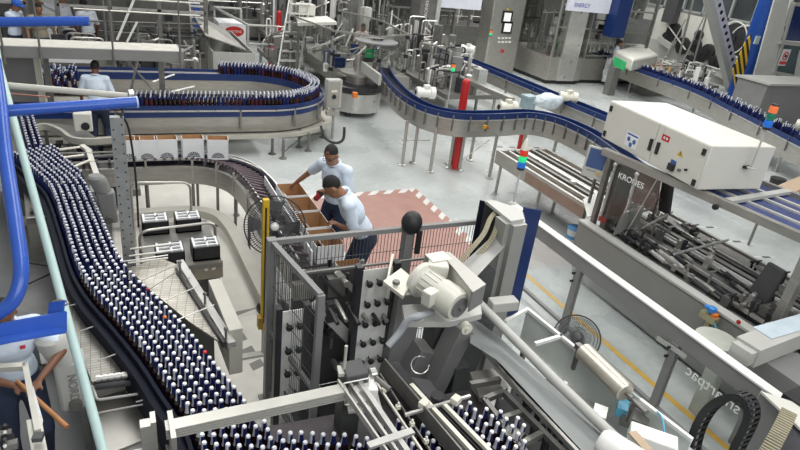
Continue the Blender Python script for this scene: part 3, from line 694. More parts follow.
# fans with wire guards
def wire_fan(name,label,c,nrm,R,T_loc,polebase=None,nr=24,wr=.0022):
    T=thing(name,label,'fan',T_loc); c=Vector(c); n=Vector(nrm).normalized(); a=n.cross(Vector((0,0,1))).normalized(); u=a.cross(n)
    pt=lambda r,t,h: c+a*(r*math.cos(t))+u*(r*math.sin(t))+n*h
    b=MB(); b.tube([pt(R,2*PI*k/40,0) for k in range(40)],.008,6,closed=True); b.put('rim',BLACK,T)
    b=MB()
    for s in(1,-1):
        for q_ in (.35,.75,.88): b.tube([pt(R*q_,2*PI*k/24,.068*s*(1 if q_<.6 else (1-q_)*2.2)) for k in range(24)],wr,4,closed=True)
        for k in range(nr*2):
            t=2*PI*k/(nr*2); b.tube([pt(.05,t,.07*s),pt(R*.6,t+.12,.065*s),pt(R,t+.2,0)],wr,4)
        b.tube([pt(R*.55,2*PI*k/24,.066*s) for k in range(24)],wr,4,closed=True)
    b.put('wire_guard',DARK,T,smooth=0)
    b=MB()
    for k in range(4 if R>.3 else 0):
        t=PI/2*k; b.add([pt(.04,t-.3,.01),pt(R*.85,t-.25,.03),pt(R*.88,t+.35,-.03),pt(.04,t+.4,-.01)],[(0,1,2,3)])
    if R>.3: b.put('blades',GREYD,T,smooth=0)
    b=MB(); b.lathe([(.02,-.09),(.06,-.07),(.07,.0),(.055,.05),(.02,.07)],c,14,ax=n); b.put('hub',WHITE if R>.3 else GREYD,T)
    if polebase: b=MB(); b.cyl(c-n*.06,Vector((c.x-n.x*.06,c.y-n.y*.06,polebase)),.018,8); b.lathe([(.2,0),(.2,.02),(.03,.05)],(c.x-n.x*.06,c.y-n.y*.06,polebase),18); b.put('pole',BLACK,T)
    return T
q=PY(275,226,6.1); wire_fan('pedestal_fan','large round black wire guard fan beside the curved carton conveyor and yellow post',q,(-.28,-1,.42),.345,(q.x,q.y,0),.004,36,.0028)
q=PX(577,337,4.25); wire_fan('floor_fan','small dark wire guard fan standing by the yellow floor line behind the clear enclosure',q,(-.5,-.5,.8),.24,(q.x,q.y,0),.004,30,.002)
# ================================================================ CROSSING BEAM over the bottles
ALU=mat('aluminium_profile',(.56,.55,.50),.35,.35,.06,8)
T=thing('crossing_beam','ribbed pale aluminium beam spanning across the bottle stream','beam',(.7,3.0,0))
b=MB(); 
for k in range(4): b.bb(.14,1.32,2.955,3.045,1.385+.020*k,1.385+.020*k+.014)
b.bb(.14,1.32,2.965,3.035,1.387,1.455); b.put('profile',ALU,T)
b=MB(); b.bb(.06,.09,2.98,3.08,1.15,1.52); b.bb(.0,.06,3.0,3.06,1.25,1.35); b.put('clamp_plate',STEEL,T); b=MB(); b.bb(.16,.19,2.84,3.08,1.2,1.50); b.put('clamp_plate',STEEL,T); b=MB(); b.bb(-.0,.06,2.98,3.05,0,1.5); b.put('support_post',STEEL,T)
b=MB(); b.bb(-.06,-.0,2.92,3.02,1.15,1.3); b.lathe([(.03,0),(.05,.01),(.05,.08),(.03,.09)],(-.05,2.96,1.06),12,ax=(-1,-.2,-.3)); b.put('small_motor',WHITE,T)
T=thing('gantry_column','dark grey column at the far end of the ribbed beam beside the lane rails','column',(1.4,3.15,0))
b=MB(); b.bb(1.34,1.48,3.08,3.22,0,1.42); b.put('column',GREYD,T); b=MB(); b.bb(1.33,1.5,3.03,3.2,1.42,1.52); b.put('top_block',GREYD,T,bevel=.01)
b=MB(); b.lathe([(.035,0),(.045,.01),(.045,.05),(.035,.06)],(1.53,3.1,1.44),14,ax=(1,0,0)); b.put('pulley',STEELL,T); b=MB(); b.tube([(1.30,3.0,1.5),(1.48,3.0,1.5),(1.5,3.0,1.3),(1.32,3.0,1.3)],.006,6,closed=True); b.put('tie_bars',STEELL,T)
def rail(name,pp,qq,z,w,h,mt,label,cat='rail',bevel=0,group=None,T=None):
    b=MB(); b.beam(P(*pp,z),P(*qq,z),w,h)
    return b.put(name,mt,T,bevel) if T else b.one(name,mt,label,cat,group,bevel)
T=thing('linear_guide','bright triple aluminium linear guide running down from the white drive box over the lanes','guide',(1.6,2.8,0))
for i,(a,c,w) in enumerate((((352,372),(412,460),.035),((345,378),(402,460),.018),((338,382),(392,460),.014))):
    b=MB(); b.beam(P(*a,1.45),P(*c,1.45),w,.05); b.put('guide_bar',STEELL if i<2 else ALU,T)
b=MB(); b.beam(P(368,446,1.48),P(413,431,1.48),.05,.02); b.put('cross_arm',STEELL,T)
b=MB(); u=P(362,388,1.38); b.box(u,(.20,.17,.10),-.2); b.put('white_drive_box',WHITE,T,bevel=.008); b=MB(); b.box(u+Vector((0,-.04,-.09)),(.24,.2,.02),-.2); b.put('base_plate',ALU,T)
b=MB(); u=P(344,371,1.50); b.box(u,(.09,.09,.03),-.2); b.cyl(u,u+Vector((0,0,.22)),.012,8); b.put('top_plate',ALU,T)
b=MB(); u=P(376,378,1.45); b.cyl(u,u+Vector((.06,-.12,-.02)),.02,10); b.put('cylinder',STEELD,T)
# lane guide rails
T=thing('lane_divider','dark lane divider plates and slim cream rails of the packer infeed above the bottle lanes','guide',(2.1,2.6,0))
for a,c,z,w,h,mt in (((384,366),(462,460),1.32,.012,.14,STEELD),((392,364),(470,460),1.28,.10,.03,DARK),((373,378),(428,460),1.28,.014,.02,CREAM),((380,374),(436,460),1.28,.010,.02,STEELD),((411,385),(482,462),1.34,.032,.03,CREAM),((444,405),(500,462),1.34,.03,.03,CREAM),((425,395),(490,462),1.30,.014,.02,DARK),((433,400),(496,462),1.30,.014,.02,DARK)):
    b=MB(); b.beam(P(*a,z),P(*c,z),w,h); b.put('rail',mt,T)
for a in ((424,404),(456,400)):
    b=MB(); u=P(*a,1.37); b.box(u,(.07,.06,.05),.5); b.put('clamp_block',CREAM,T,bevel=.004)
b=MB(); b.beam(P(405,415,1.35),P(470,396,1.35),.02,.02); b.put('tie_bar',STEELL,T)
for k in range(4): b=MB(); u=P(384+k*14,390+k*17,1.30); b.box(u,(.03,.03,.03)); b.cyl(u,u+Vector((0,0,.04)),.008); b.put('clip',CREAM,T)
b=MB(); b.tube([P(420+9*math.cos(t),365+9*math.sin(t)*1.0,1.5) for t in [k*PI/6 for k in range(11)]],.004,5); b.put('wire_loop',STEELL,T)
b=MB(); b.lathe([(.05,0),(.05,.03)],P(437,398,1.35),14); b.put('round_foot',DARK,T)
# ================================================================ PACKER HEAD (slanted arms, motor, tower)
T=thing('packer_arm','massive slanted grey steel arms and bracket plate of the packer under the cream motor','machine frame',(2.5,3.8,0))
def slab(pa,pb,w,d,mt,nm,T=T): b=MB(); b.beam(pa,pb,w,d,upv=(1,0,0)); return b.put(nm,mt,T,bevel=.008)
def A3(px,py,y): return PY(px,py,y)
slab(A3(462,325,3.75),A3(424,402,3.75),.22,.16,GREYP,'slanted_arm'); slab(A3(425,345,3.95),A3(398,395,3.95),.24,.2,GREYP,'slanted_arm')
slab(A3(409,290,4.1),A3(393,375,4.1),.15,.26,GREYP,'slanted_arm'); slab(A3(484,318,4.05),A3(462,372,4.05),.16,.2,GREYD,'rear_arm')
b=MB(); b.beam(A3(386,293,3.9)+Vector((0,0,.03)),A3(392,262,4.2),.02,.2); b.ext([P(383,281,1.78),P(401,268,1.78),P(414,279,1.78),P(403,296,1.78)],(0,0,-.03)); b.put('top_gusset',CREAM,T); 
b=MB(); u=P(396,284,1.8); b.cyl(u,u+Vector((0,0,.03)),.03,6); b.put('bolt',STEELD,T)
b=MB(); b.ext([P(405,322,1.62),P(402,305,1.62),P(480,300,1.62),P(482,314,1.62),P(450,322,1.62)],(0,0,-.05)); b.put('bracket_plate',GREYL,T)
b=MB(); b.lathe([(.05,0),(.05,.05),(.02,.05),(.02,.07)],P(464,326,1.56),14,ax=(0,-1,0)); b.put('bearing',CREAM,T)
b=MB(); b.ext([P(382,372,1.15),P(398,385,1.15),P(425,412,1.15),P(442,398,1.15),P(430,380,1.15)],(0,0,-.7)); b.put('base_block',GREYD,T)
b=MB(); b.bb(2.55,2.75,3.9,4.1,0,1.6); b.bb(2.95,3.15,3.95,4.15,0,1.6); b.put('rear_columns',GREYD,T)
MC=mat('motor_cream',(.62,.61,.54),.35,0,.05,5)
T=thing('cream_motor','cream electric motor with ribbed body and round end cap on the packer bracket','motor',P(435,290,1.65))
u=P(421,279,1.82); v=P(459,307,1.80); d=(v-u).normalized(); L=(v-u).length
b=MB(); b.lathe([(.10,-.03),(.150,-.01),(.150,.035),(.125,.05),(.115,.07),(.115,L*.5),(.128,L*.53),(.132,L*.9),(.118,L),(.04,L+.005)],u,28,ax=d); b.put('motor_body',MC,T)
for k in range(16):
    t=2*PI*k/16; a_=d.cross(Vector((0,0,1))).normalized(); c_=a_.cross(d); o_=a_*math.cos(t)+c_*math.sin(t); b=MB(); b.beam(u+d*.07+o_*.116,u+d*L*.5+o_*.116,.006,.012,upv=o_); b.put('cooling_rib',MC,T)
b=MB(); b.lathe([(.085,0),(.085,.008),(.02,.01),(.02,.03)],v+d*.006,20,ax=d); b.put('end_cap',mat('grille_grey',(.2,.2,.2),.5,.4),T)
b=MB(); b.box(P(430,297,1.84),(.11,.09,.12),.4); b.put('terminal_box',MC,T,bevel=.008)
b=MB(); b.box(P(438,268,1.92),(.17,.13,.10),-.5); b.put('gear_block',MC,T,bevel=.012)
T=thing('drive_cover','long pale sheet metal cover box behind the cream motor','cover',P(450,275,1.9))
CV=mat('cover_metal',(.42,.41,.38),.4,.4,.08,6)
b=MB(); b.ext([P(441,252,1.98),P(450,252,1.98),P(486,284,1.98),P(473,292,1.98)],(0,0,-.012)); b.put('lid',CV,T)
b=MB(); a_=P(441,252,1.96); c_=P(473,292,1.96); b.ext([a_,c_,c_-Vector((0,0,.16)),a_-Vector((0,0,.16))],(.01,.01,0)); b.put('inner_face',BOXW,T)
b=MB(); a_=P(473,292,1.965); c_=P(486,284,1.965); b.ext([a_,c_,c_-Vector((0,0,.18)),a_-Vector((0,0,.18))],(-.01,.01,0)); b.put('end_face',GREYP,T)
b=MB(); b.ext([P(425,254,1.98),P(443,251,1.98),P(452,259,1.98),P(433,262,1.98)],(0,0,-.012)); b.put('top_flap',MC,T); b=MB(); a_=P(425,254,1.97); c_=P(433,268,1.90); b.ext([a_,a_-Vector((0,0,.3)),c_-Vector((0,0,.3)),c_],(.01,0,0)); b.put('side_flap',GREYP,T)
b=MB(); b.tube(spline([P(432,312,1.66),P(420,316,1.7),P(408,320,1.66),P(400,332,1.55),P(388,346,1.45)],6),.028,10); b.lathe([(.034,0),(.034,.05)],P(420,316,1.69),10,ax=(-1,0,-.2)); b.one('conduit',mat('grey_hose',(.36,.38,.40),.4),'thick grey corrugated hose curving down below the cream motor','hose')
T=thing('lift_tower','tall grey tower with chamfered top plate, navy side covers and a cream cable chain inside','tower',(3.55,4.4,0))
ZW=2.05; q1,q2,q3,q4,q5=[P(x,y,ZW) for x,y in ((486,201),(493,200),(522,209),(524,219),(511,221))]
b=MB(); b.ext([q1,q2,q3,q4,q5],(0,0,-.03)); b.put('top_plate',GREYL,T)
def wall(p,q,z0,z1,t,mt,nm): b=MB(); n_=Vector((q.y-p.y,p.x-q.x,0)).normalized()*t; p=Vector((p.x,p.y,z0)); q=Vector((q.x,q.y,z0)); b.ext([p,q,q+n_,p+n_],(0,0,z1-z0)); b.put(nm,mt,T)
TW=mat('tower_grey',(.36,.36,.34),.4,.3,.06,4)
wall(q5,q4,0,ZW-.03,.06,TW,'front_face'); m5=q1.lerp(q5,.62); wall(m5,q5,0,ZW-.03,.05,TW,'front_face')
wall(q1+Vector((0,.05,0)),q2.lerp(q3,.9)+Vector((0,.0,0)),0,ZW-.03,.02,GREYD,'back_sheet'); wall(q4,q3,0,ZW-.03,.02,TW,'side_face')
b=MB(); a_=Vector((q3.x+.02,q3.y-.02,.75)); c_=Vector((q3.x+.27,q3.y+.02,.75)); b.ext([a_,c_,c_+Vector((0,0,1.25)),a_+Vector((0,0,1.32))],(.0,.03,0)); b.put('navy_cover',NAVY,T)
b=MB(); a_=Vector((q1.x-.01,q1.y,.9)); b.ext([a_,a_+Vector((-.02,.05,0)),a_+Vector((-.02,.05,1.14)),a_+Vector((0,0,1.15))],(-.01,0,0)); b.put('navy_cover',NAVYD,T)
b=MB(); b.ext([P(503,231,1.84),P(508,243,1.80),P(455,300,1.60),P(438,292,1.66)],(0,.05,0)); b.put('diagonal_plate',TW,T)
ch=spline([P(459,262,1.78),P(473,247,1.86),P(484,233,1.92),P(490,219,1.98),P(496,213,1.99),P(498,220,1.95),P(492,238,1.85),P(478,256,1.75)],10)
b=MB()
for i in range(len(ch)-1): b.beam(ch[i],ch[i].lerp(ch[i+1],.8),.045,.022,upv=(0,-.6,1))
b.put('cable_chain',mat('olive_cream_chain',(.30,.27,.18),.5),T)
b=MB(); b.box(P(503,304,1.45),(.26,.12,.10),-.1); b.put('foot_bracket',GREYL,T,bevel=.01)
b=MB(); u=P(518,235,1.87); b.lathe([(.02,0),(.02,.02)],u,8,ax=(0,-1,0)); b.put('bolt',STEELD,T)
# ================================================================ DISCHARGE SIDE: tube, plate, clear enclosure
b=MB(); zt=1.42; b.bend([P(462,301,zt+.05),P(474,298,zt),P(560,385,zt),P(640,462,zt)],.040,.08,14); b.one('white_tube',GREYL,'thick pale grey tube running diagonally over the grey side plate to lower right','tube')
T=thing('side_plate','long light grey steel side plate hanging below the thick tube','plate',(2.9,3,0))
b=MB(); b.ext([PX(470,318,2.92),PX(497,338,2.92),PX(640,470,2.92),PX(600,470,2.70),PX(497,360,2.70),PX(470,343,2.70)],(.02,0,0.01)); b.put('plate',mat('plate_grey',(.27,.29,.285),.4,.1,.05,3),T)
b=MB(); u=PX(492,353,2.84); b.box(u,(.04,.22,.15)); b.put('bracket_block',GREYL,T,bevel=.006)
for k in range(3): b=MB(); u=PX(484+k*7,350+k*2,2.81); b.cyl(u,u-Vector((.01,0,0)),.01,8); b.put('bolt',STEELD,T)
T=thing('slide_rail','dark double slide rail with aluminium edges under the grey side plate','rail',(2.75,2.8,0))
for o_,mt in ((0,ALU),(6,DARK),(11,STEELD)):
    b=MB(); b.beam(P(495+o_,366-o_*.4,1.12),P(590+o_,466-o_*.4,1.12),.03,.04); b.put('rail_bar',mt,T)
for k in range(2): b=MB(); b.box(P(520+k*12,377+k*11,1.1),(.05,.05,.03),.6); b.put('slide_block',CREAM,T)
# gripper frames and conveyor of dark bottles below
T=thing('gripper_frame','dark rectangular gripper frames above dark bottles under the slide rail','machine frame',(2.6,2.6,0))
for a,c in (((484,400),(532,462)),((503,392),(572,462)),((484,400),(503,392)),((500,420),(520,413)),((520,445),(541,434)),((470,385),(500,380))):
    b=MB(); b.beam(P(*a,1.1),P(*c,1.1),.04,.05); b.put('frame_bar',STEELD,T)
b=MB(); b.ext([P(470,372,1.0),P(505,366,1.0),P(508,388,1.0),P(480,398,1.0)],(0,0,-.04)); b.put('cross_tray',STEEL,T)
b=MB(); b.box(P(514,434,1.12),(.12,.12,.02),.5); b.put('lug_plate',STEELD,T)
rr=random.Random(3)
for k in range(46):
    px=rr.uniform(508,585); py=rr.uniform(378,455)
    if py<px*.98-120 or py>px*.98-55: continue
    u=P(px,py,.95); b=MB(); b.cyl(u,u+Vector((0,0,.10)),.02,8); b.cyl(u+Vector((0,0,.1)),u+Vector((.0,.0,.14)),.03,8); b.put('gripper_cup',DARK if k%3 else GREYD,T)
b=MB(); b.ext([P(495,405,.8),P(520,385,.8),P(640,470,.8),P(530,480,.8)],(0,0,-.2)); b.put('dark_bed',BLACK,T)
for x,y in ((2.75,3.7),(3.1,2.2)): b=MB(); b.bb(x-.08,x+.08,y-.08,y+.08,0,.8); b.put('leg',GREYD,T)
T=thing('clear_enclosure','clear plastic guard box with white edge bars beside the thick tube','enclosure',(3.3,3,0))
z=1.30
for a,c in (((527,309),(600,368)),((505,322),(528,309)),((535,344),(562,336)),((640,400),(692,440))):
    b=MB(); b.beam(P(*a,z),P(*c,z),.03,.03); b.put('edge_bar',WHITE,T)
b=MB(); a=P(527,309,z); c=P(692,440,z); b.ext([a,c,c-Vector((0,0,.4)),a-Vector((0,0,.4))],(.008,0,0)); b.put('frosted_side',mat('frosted_grey_sheet',(.70,.74,.70),.35,0,.12,3),T)
a2=P(505,322,z); b=MB(); b.ext([a,a2,a2-Vector((0,0,.4)),a-Vector((0,0,.4))],(0,.008,0)); b.put('clear_end',GLASS,T)
b=MB(); b.ext([P(508,330,.95),P(528,318,.95),P(700,455,.95),P(650,475,.95)],(0,0,-.03)); b.put('floor_pan',mat('pan_grey',(.5,.52,.51),.4,.1),T)
b=MB(); b.box(P(652,441,1.32),(.14,.32,.12),.75); b.put('white_box',WHITE,T,bevel=.01); b=MB(); b.beam(P(632,432,1.40),P(655,458,1.40),.07,.015); b.put('tan_strip',TAN,T)
b=MB(); b.tube(spline([P(655,410,1.3),P(662,418,1.33),P(664,432,1.3),P(662,445,1.2)],5),.008,6); b.put('blue_hose',CABLE,T)
b=MB(); b.box(P(622,408,1.2),(.14,.08,.08),.7); b.put('blue_valve',CABLE,T); b=MB(); b.box(P(635,415,1.15),(.25,.2,.1),.7); b.put('bracket',STEELD,T)
b=MB(); b.box(P(560,385,1.24),(.10,.10,.03),.7); b.put('white_lug',WHITE,T); b=MB(); b.box(P(600,412,1.24),(.14,.10,.03),.7); b.put('white_lug',WHITE,T)
for x,y in ((3.4,3.6),(3.5,2.1),(3.15,3.5)): b=MB(); b.bb(x-.02,x+.02,y-.02,y+.02,0,.93); b.put('leg',STEELD,T)
T=thing('steel_roller','fat brushed steel roller lying along the clear enclosure','roller',P(605,373,1.3))
u=P(583,351,1.38); v=P(626,393,1.38); d=(v-u).normalized(); b=MB(); L=(v-u).length; b.lathe([(.07,0),(.082,.01),(.082,L-.01),(.07,L)],u,22,ax=d); b.put('roller_body',mat('brushed_roller',(.60,.56,.48),.33,.6,.1,6),T)
b=MB(); b.cyl(v,v+d*.14,.016,8); b.cyl(v+d*.04,v+d*.07,.026,8); b.cyl(v+d*.1,v+d*.22,.022,10); b.put('shaft',STEELD,T); pass
b=MB(); b.box(u-d*.06,(.05,.05,.05)); b.cyl(u-d*.08,u,.014); b.box(u-d*.05-Vector((0,0,.12)),(.03,.03,.22)); b.box(v+d*.1-Vector((0,0,.1)),(.03,.03,.18)); b.put('bearing_bracket',STEELD,T)
b=MB(); b.lathe([(.02,-.012),(.07,-.005),(.09,.015),(.10,.05),(.10,.4)],P(600,440,1.5),28,ax=(.42,-.9,-.05)); b.one('white_drum',WHITE,'white drum-shaped motor cover at the bottom edge below the thick tube','cover')
# ================================================================ GUARD RAIL with clear panels
T=thing('machine_guard','long grey guard rail with clear panels and profile posts running down to the lower right','guard',(5.05,4,0))
b=MB(); b.bb(5.0,5.08,1.75,6.3,.92,1.10); b.put('top_rail',GREYP,T); b=MB(); b.bb(4.985,5.095,1.75,6.3,1.10,1.118); b.put('white_capping',WHITE,T)
for y in (6.2,4.72,3.2,1.8):
    b=MB(); b.bb(4.985,5.015,y-.04,y+.04,0,.92); b.bb(5.03,5.06,y-.04,y+.04,0,.92); b.bb(5.01,5.035,y-.025,y+.025,0,.92); b.put('profile_post',GREYP if y!=3.2 else GREYP,T)
    b=MB()
    for z in (.75,.86): b.cyl((4.985,y+.03,z),(4.95,y+.03,z),.016,8)
    b.put('black_knobs',BLACK,T)
for y0,y1 in ((1.84,3.16),(3.24,4.68),(4.76,6.16)):
    b=MB(); b.bb(5.018,5.024,y0,y1,.12,.92); b.put('clear_panel',GLASS,T,smooth=0)
    b=MB(); b.bb(5.0,5.05,y0-.04,y1+.04,.08,.12); b.put('bottom_rail',GREYP,T)
tq=PX(712,389,5.01); text('mirrored_lettering','smartpac',.17,tq,(0,1,0),(0,0,1),WHITE,T,.002)
b=MB(); u=PX(662,345,5.0); b.beam(PX(657,338,4.98),PX(686,357,4.98),.012,.05); b.put('slide_latch',GREYL,T)
T=thing('rail_end_cabinet','light topped grey housing with cream cable chain ending the guard rail at right','housing',P(780,410,1.2))
b=MB(); b.ext([P(761,391,1.28),P(800,404,1.28),P(840,425,1.28),P(835,445,1.28),P(800,428,1.28)],(0,0,-.02)); b.put('top_plate',BOXW,T)
b=MB(); b.ext([P(761,392,1.26),P(835,446,1.26),P(835,446,1.26)+Vector((0,0,-1.2)),P(761,392,1.26)+Vector((0,0,-1.2))],(.03,.02,0)); b.put('front_panel',GREYP,T); b=MB(); b.ext([P(780,408,1.27),P(802,425,1.27),P(800,470,1.0),P(765,460,1.0)],(0,0,-.01)); b.put('inner_panel',DARK,T)
ch=spline([P(789,412,1.34),P(783,425,1.32),P(775,440,1.28),P(766,456,1.22)],7); b=MB()
for i in range(len(ch)-1): b.beam(ch[i],ch[i].lerp(ch[i+1],.7),.11,.03)
b.put('cable_chain',mat('olive_cream_chain',(.42,.38,.26),.5),T)
b=MB(); b.ext([P(783,393,1.3),P(800,386,1.3),P(815,400,1.3),P(812,412,1.3)],(0,0,-.1)); b.put('black_end',BLACK,T)
# black cable chain arch
T=thing('black_cable_chain','black open cable chain arching up with blue cables inside at lower right','cable chain',PX(720,430,4.1))
ch=spline([PX(x,y,4.1) for x,y in ((690,470),(694,445),(700,425),(711,408),(726,398),(741,396),(750,403),(752,416),(746,432),(738,448),(732,470))],6)
n=len(ch)
for s in(-.055,.055):
    b=MB()
    for i in range(n-1): b.beam(ch[i]+Vector((s,0,0)),ch[i].lerp(ch[i+1],.92)+Vector((s,0,0)),.014,.055,upv=(1,0,0)) if False else b.box((ch[i]+ch[i+1])/2+Vector((s,0,0)),((ch[i+1]-ch[i]).length*.95,.012,.055),R=(lambda d:Matrix((d,Vector((1,0,0)),d.cross(Vector((1,0,0))))).transposed())((ch[i+1]-ch[i]).normalized()))
    b.put('side_links',BLACK,T)
for i in range(0,n-1,2):
    d=(ch[i+1]-ch[i]).normalized(); nn=d.cross(Vector((1,0,0))); 
    for q in(.024,-.024): b=MB(); b.box(ch[i]+nn*q,(.11,.022,.006),R=Matrix((Vector((1,0,0)),d,nn)).transposed()); b.put('cross_bar',BLACK,T)
for k,mt in ((-.03,CABLE),(-.008,BLACK),(.02,GREYL)): b=MB(); b.tube([c+Vector((k,0,0)) for c in ch],.008,6); b.put('cable',mt,T)
# ================================================================ CARTON PACKER (large machine on the right)
T=thing('carton_packer','large grey packer with open deck, steel frame, glass panels and touch screen on the right','packing machine',(6.6,4.5,0))
b=MB(); b.ext([(6.08,1.5,.06),(6.08,5.85,.06),(6.08,5.98,.5),(6.08,5.98,.88),(6.08,1.5,.88)],(.05,0,0)); b.put('skirt_panel',SKIRT,T); b=MB(); b.bb(6.06,6.2,1.5,5.98,.88,.91); b.put('skirt_edge',GREYL,T)
b=MB(); b.ext([P(583,199,1.02),P(588,217,.92),P(605,210,.92),P(602,190,1.05)],(0,0,-.02)); b.put('corner_plate',WHITE,T)
b=MB(); b.bb(6.2,7.9,1.5,6.0,.3,.76); b.put('bed',DARK,T)
b=MB(); b.bb(6.2,6.45,1.5,5.95,.76,.80); b.bb(7.5,7.9,1.5,5.95,.76,.84); b.put('side_shelf',STEELD,T)
for x,z,w,mt in ((6.50,.86,.03,STEELL),(6.58,.82,.09,STEELD),(6.72,.88,.025,STEELL),(6.86,.84,.10,STEELD),(7.00,.90,.03,STEELL),(7.10,.90,.02,WHITE),(7.30,.86,.09,STEELD),(7.45,.9,.03,STEELL),(7.7,.95,.05,STEEL)):
    b=MB(); b.bb(x-w/2,x+w/2,2.2,5.95,z-.02,z+.02); b.put('guide_bar',mt,T)
for a,c in (((642,228),(672,212)),((674,254),(728,240)),((630,215),(658,207)),((618,212),(660,196))):
    b=MB(); b.cyl(P(*a,1.05),P(*c,1.05),.018,8); b.put('cross_arm',STEELL,T)
rr=random.Random(8)
for k in range(96):
    x=rr.choice((6.32,6.38,6.5,6.65,6.8,6.95,7.2,7.4,7.6)); y=rr.uniform(2.3,6.0); b=MB(); h=rr.uniform(.05,.16)
    if k%3==0: b.box((x,y,.86+h/2),(rr.uniform(.03,.09),rr.uniform(.04,.12),h)); b.box((x+.03,y,.86+h),(.04,.04,.05))
    elif k%3==1: b.cyl((x,y,.8),(x,y,.9+h),.018,8); b.cyl((x-.06,y,.9+h),(x+.06,y,.9+h),.012,8)
    else: b.cyl((x,y-.12,.9),(x,y+.12,.93),.03,10); b.cyl((x,y-.16,.9),(x,y+.2,.93),.012,8)
    b.put('fitting',rr.choice((STEELL,STEEL,STEELD,DARK,DARK)),T)
b=MB(); b.box((6.42,5.85,.95),(.12,.12,.08),.3); b.put('red_fitting',mat('dull_red_fitting',(.35,.06,.05),.5),T)
# chute sheets and the brown board behind the lettering
b=MB(); b.ext([PX(636,164,7.3),PX(661,176,7.3),PX(655,214,7.3),PX(630,200,7.3)],(.02,0,0)); b.put('brown_magazine',mat('dusky_board',(.33,.22,.19),.6),T)
b=MB(); b.ext([P(612,236,1.0),P(640,222,1.0),P(645,205,1.25),P(622,214,1.25)],(0,0,-.01)); b.put('glossy_chute',STEELL,T)
# frame
FA=P(604,151,1.9); FB=P(798,236,1.9); d=(FB-FA).normalized(); FE=FA+d*5.0
b=MB(); b.beam(FA,FE,.09,.10); b.put('top_beam',STEEL,T)
RA=FA+Vector((1.35,.1,0)); RE=FE+Vector((1.35,.1,0))
b=MB(); b.beam(RA,RE,.07,.08); b.put('rear_beam',STEEL,T)
for t in (1.9,3.1): b=MB(); b.beam(FA+d*t+Vector((.03,0,.03)),RA+d*t+Vector((0,0,.03)),.10,.04); b.put('cross_beam',GREYL,T)
def vpost(p,z0,w,nm='frame_post',mt=STEEL): b=MB(); b.bb(p.x-w/2,p.x+w/2,p.y-w/2,p.y+w/2,z0,p.z); b.put(nm,mt,T)
vpost(FA+d*.15,.5,.07,mt=STEELD); vpost(FA+d*2.95,.5,.10); vpost(RA+d*.2,.3,.07); vpost(RA+d*2.9,.3,.07); vpost(FE,.3,.08)
b=MB(); b.cyl(FA+d*1.85+Vector((-.04,0,-.06)),FA+d*1.85+Vector((-.08,0,-.06)),.035,10); b.put('black_knob',BLACK,T)
b=MB(); u=FA+d*.95; b.cyl((u.x,u.y,1.86),(u.x-.1,u.y+.15,.95),.008,6); b.put('thin_rod',STEELL,T)
for t0,t1 in ((.25,1.0),):
    b=MB(); p=FA+d*t0; q=FA+d*t1; b.ext([p+Vector((0,0,-.06)),q+Vector((0,0,-.06)),Vector((q.x,q.y,.95)),Vector((p.x,p.y,.95))],(.008,0,0)); b.put('glass_door',GLASS2,T,smooth=0)
p=FA+d*.28; q=FA+d*.66
for s in (p,q): b=MB(); b.cyl((s.x-.03,s.y,1.80),(s.x-.03,s.y,1.0),.018,10); b.ell((s.x-.03,s.y,1.8),(.035,.035,.035)); b.put('bright_rod',STEELL,T)
text('door_lettering','KRONES',.115,FA+d*.60+Vector((-.04,0,-.22)),d,(0,0,1),WHITE,T,.003)
b=MB(); s=FA+d*1.12; b.bend([(s.x-.04,s.y,1.62),(s.x-.1,s.y,1.62),(s.x-.1,s.y,1.35),(s.x-.04,s.y,1.35)],.012,.03); b.put('door_handle',BLACK,T)
b=MB(); b.box((FA.x+.2,FA.y-.3,1.3),(.3,.1,1.0)); b.put('inner_column',STEELD,T)
b=MB(); b.ext([PX(662,181,7.4),PX(672,187,7.4),PX(668,215,7.4),PX(658,210,7.4)],(.05,0,0)); b.put('dark_pillar',DARK,T)
b=MB(); b.ext([PX(748,290,6.75),PX(768,262,6.75),PX(785,272,6.75),PX(765,307,6.75)],(.05,0,0)); b.put('junction_cover',GREYD,T,bevel=.01)
# touch screen
TP=T
T2=thing('touch_screen','touch screen in a pale housing with a yellow button beside the lettered glass door','control panel',PX(596,164,6.55))
u=PX(596,163,6.35); R=Matrix.Rotation(-1.05,3,'Z')@Matrix.Rotation(-.15,3,'X'); nrm=R@Vector((0,-1,0))
b=MB(); b.box(u,(.33,.05,.46),R=R); b.put('housing',GREYL,T2,bevel=.01); b=MB(); b.box(u+nrm*.027+R@Vector((0,0,.06)),(.26,.006,.28),R=R); b.put('screen',SCREEN,T2)
b=MB(); c=u+nrm*.026+R@Vector((.08,0,-.14)); b.cyl(c,c+nrm*.03,.02,10); b.put('yellow_button',YEL,T2); b=MB(); 
for k in range(5): c=u+nrm*.026+R@Vector((-.09+.03*k,0,-.12)); b.cyl(c,c+nrm*.008,.008,6)
b.put('buttons',DARK,T2); b=MB(); b.cyl(u-nrm*.02,u-nrm*.2+Vector((0,0,0)),.025,8); b.cyl(u-nrm*.2,Vector(((u-nrm*.2).x,(u-nrm*.2).y,.9)),.025,8); b.put('arm',STEELD,T2)
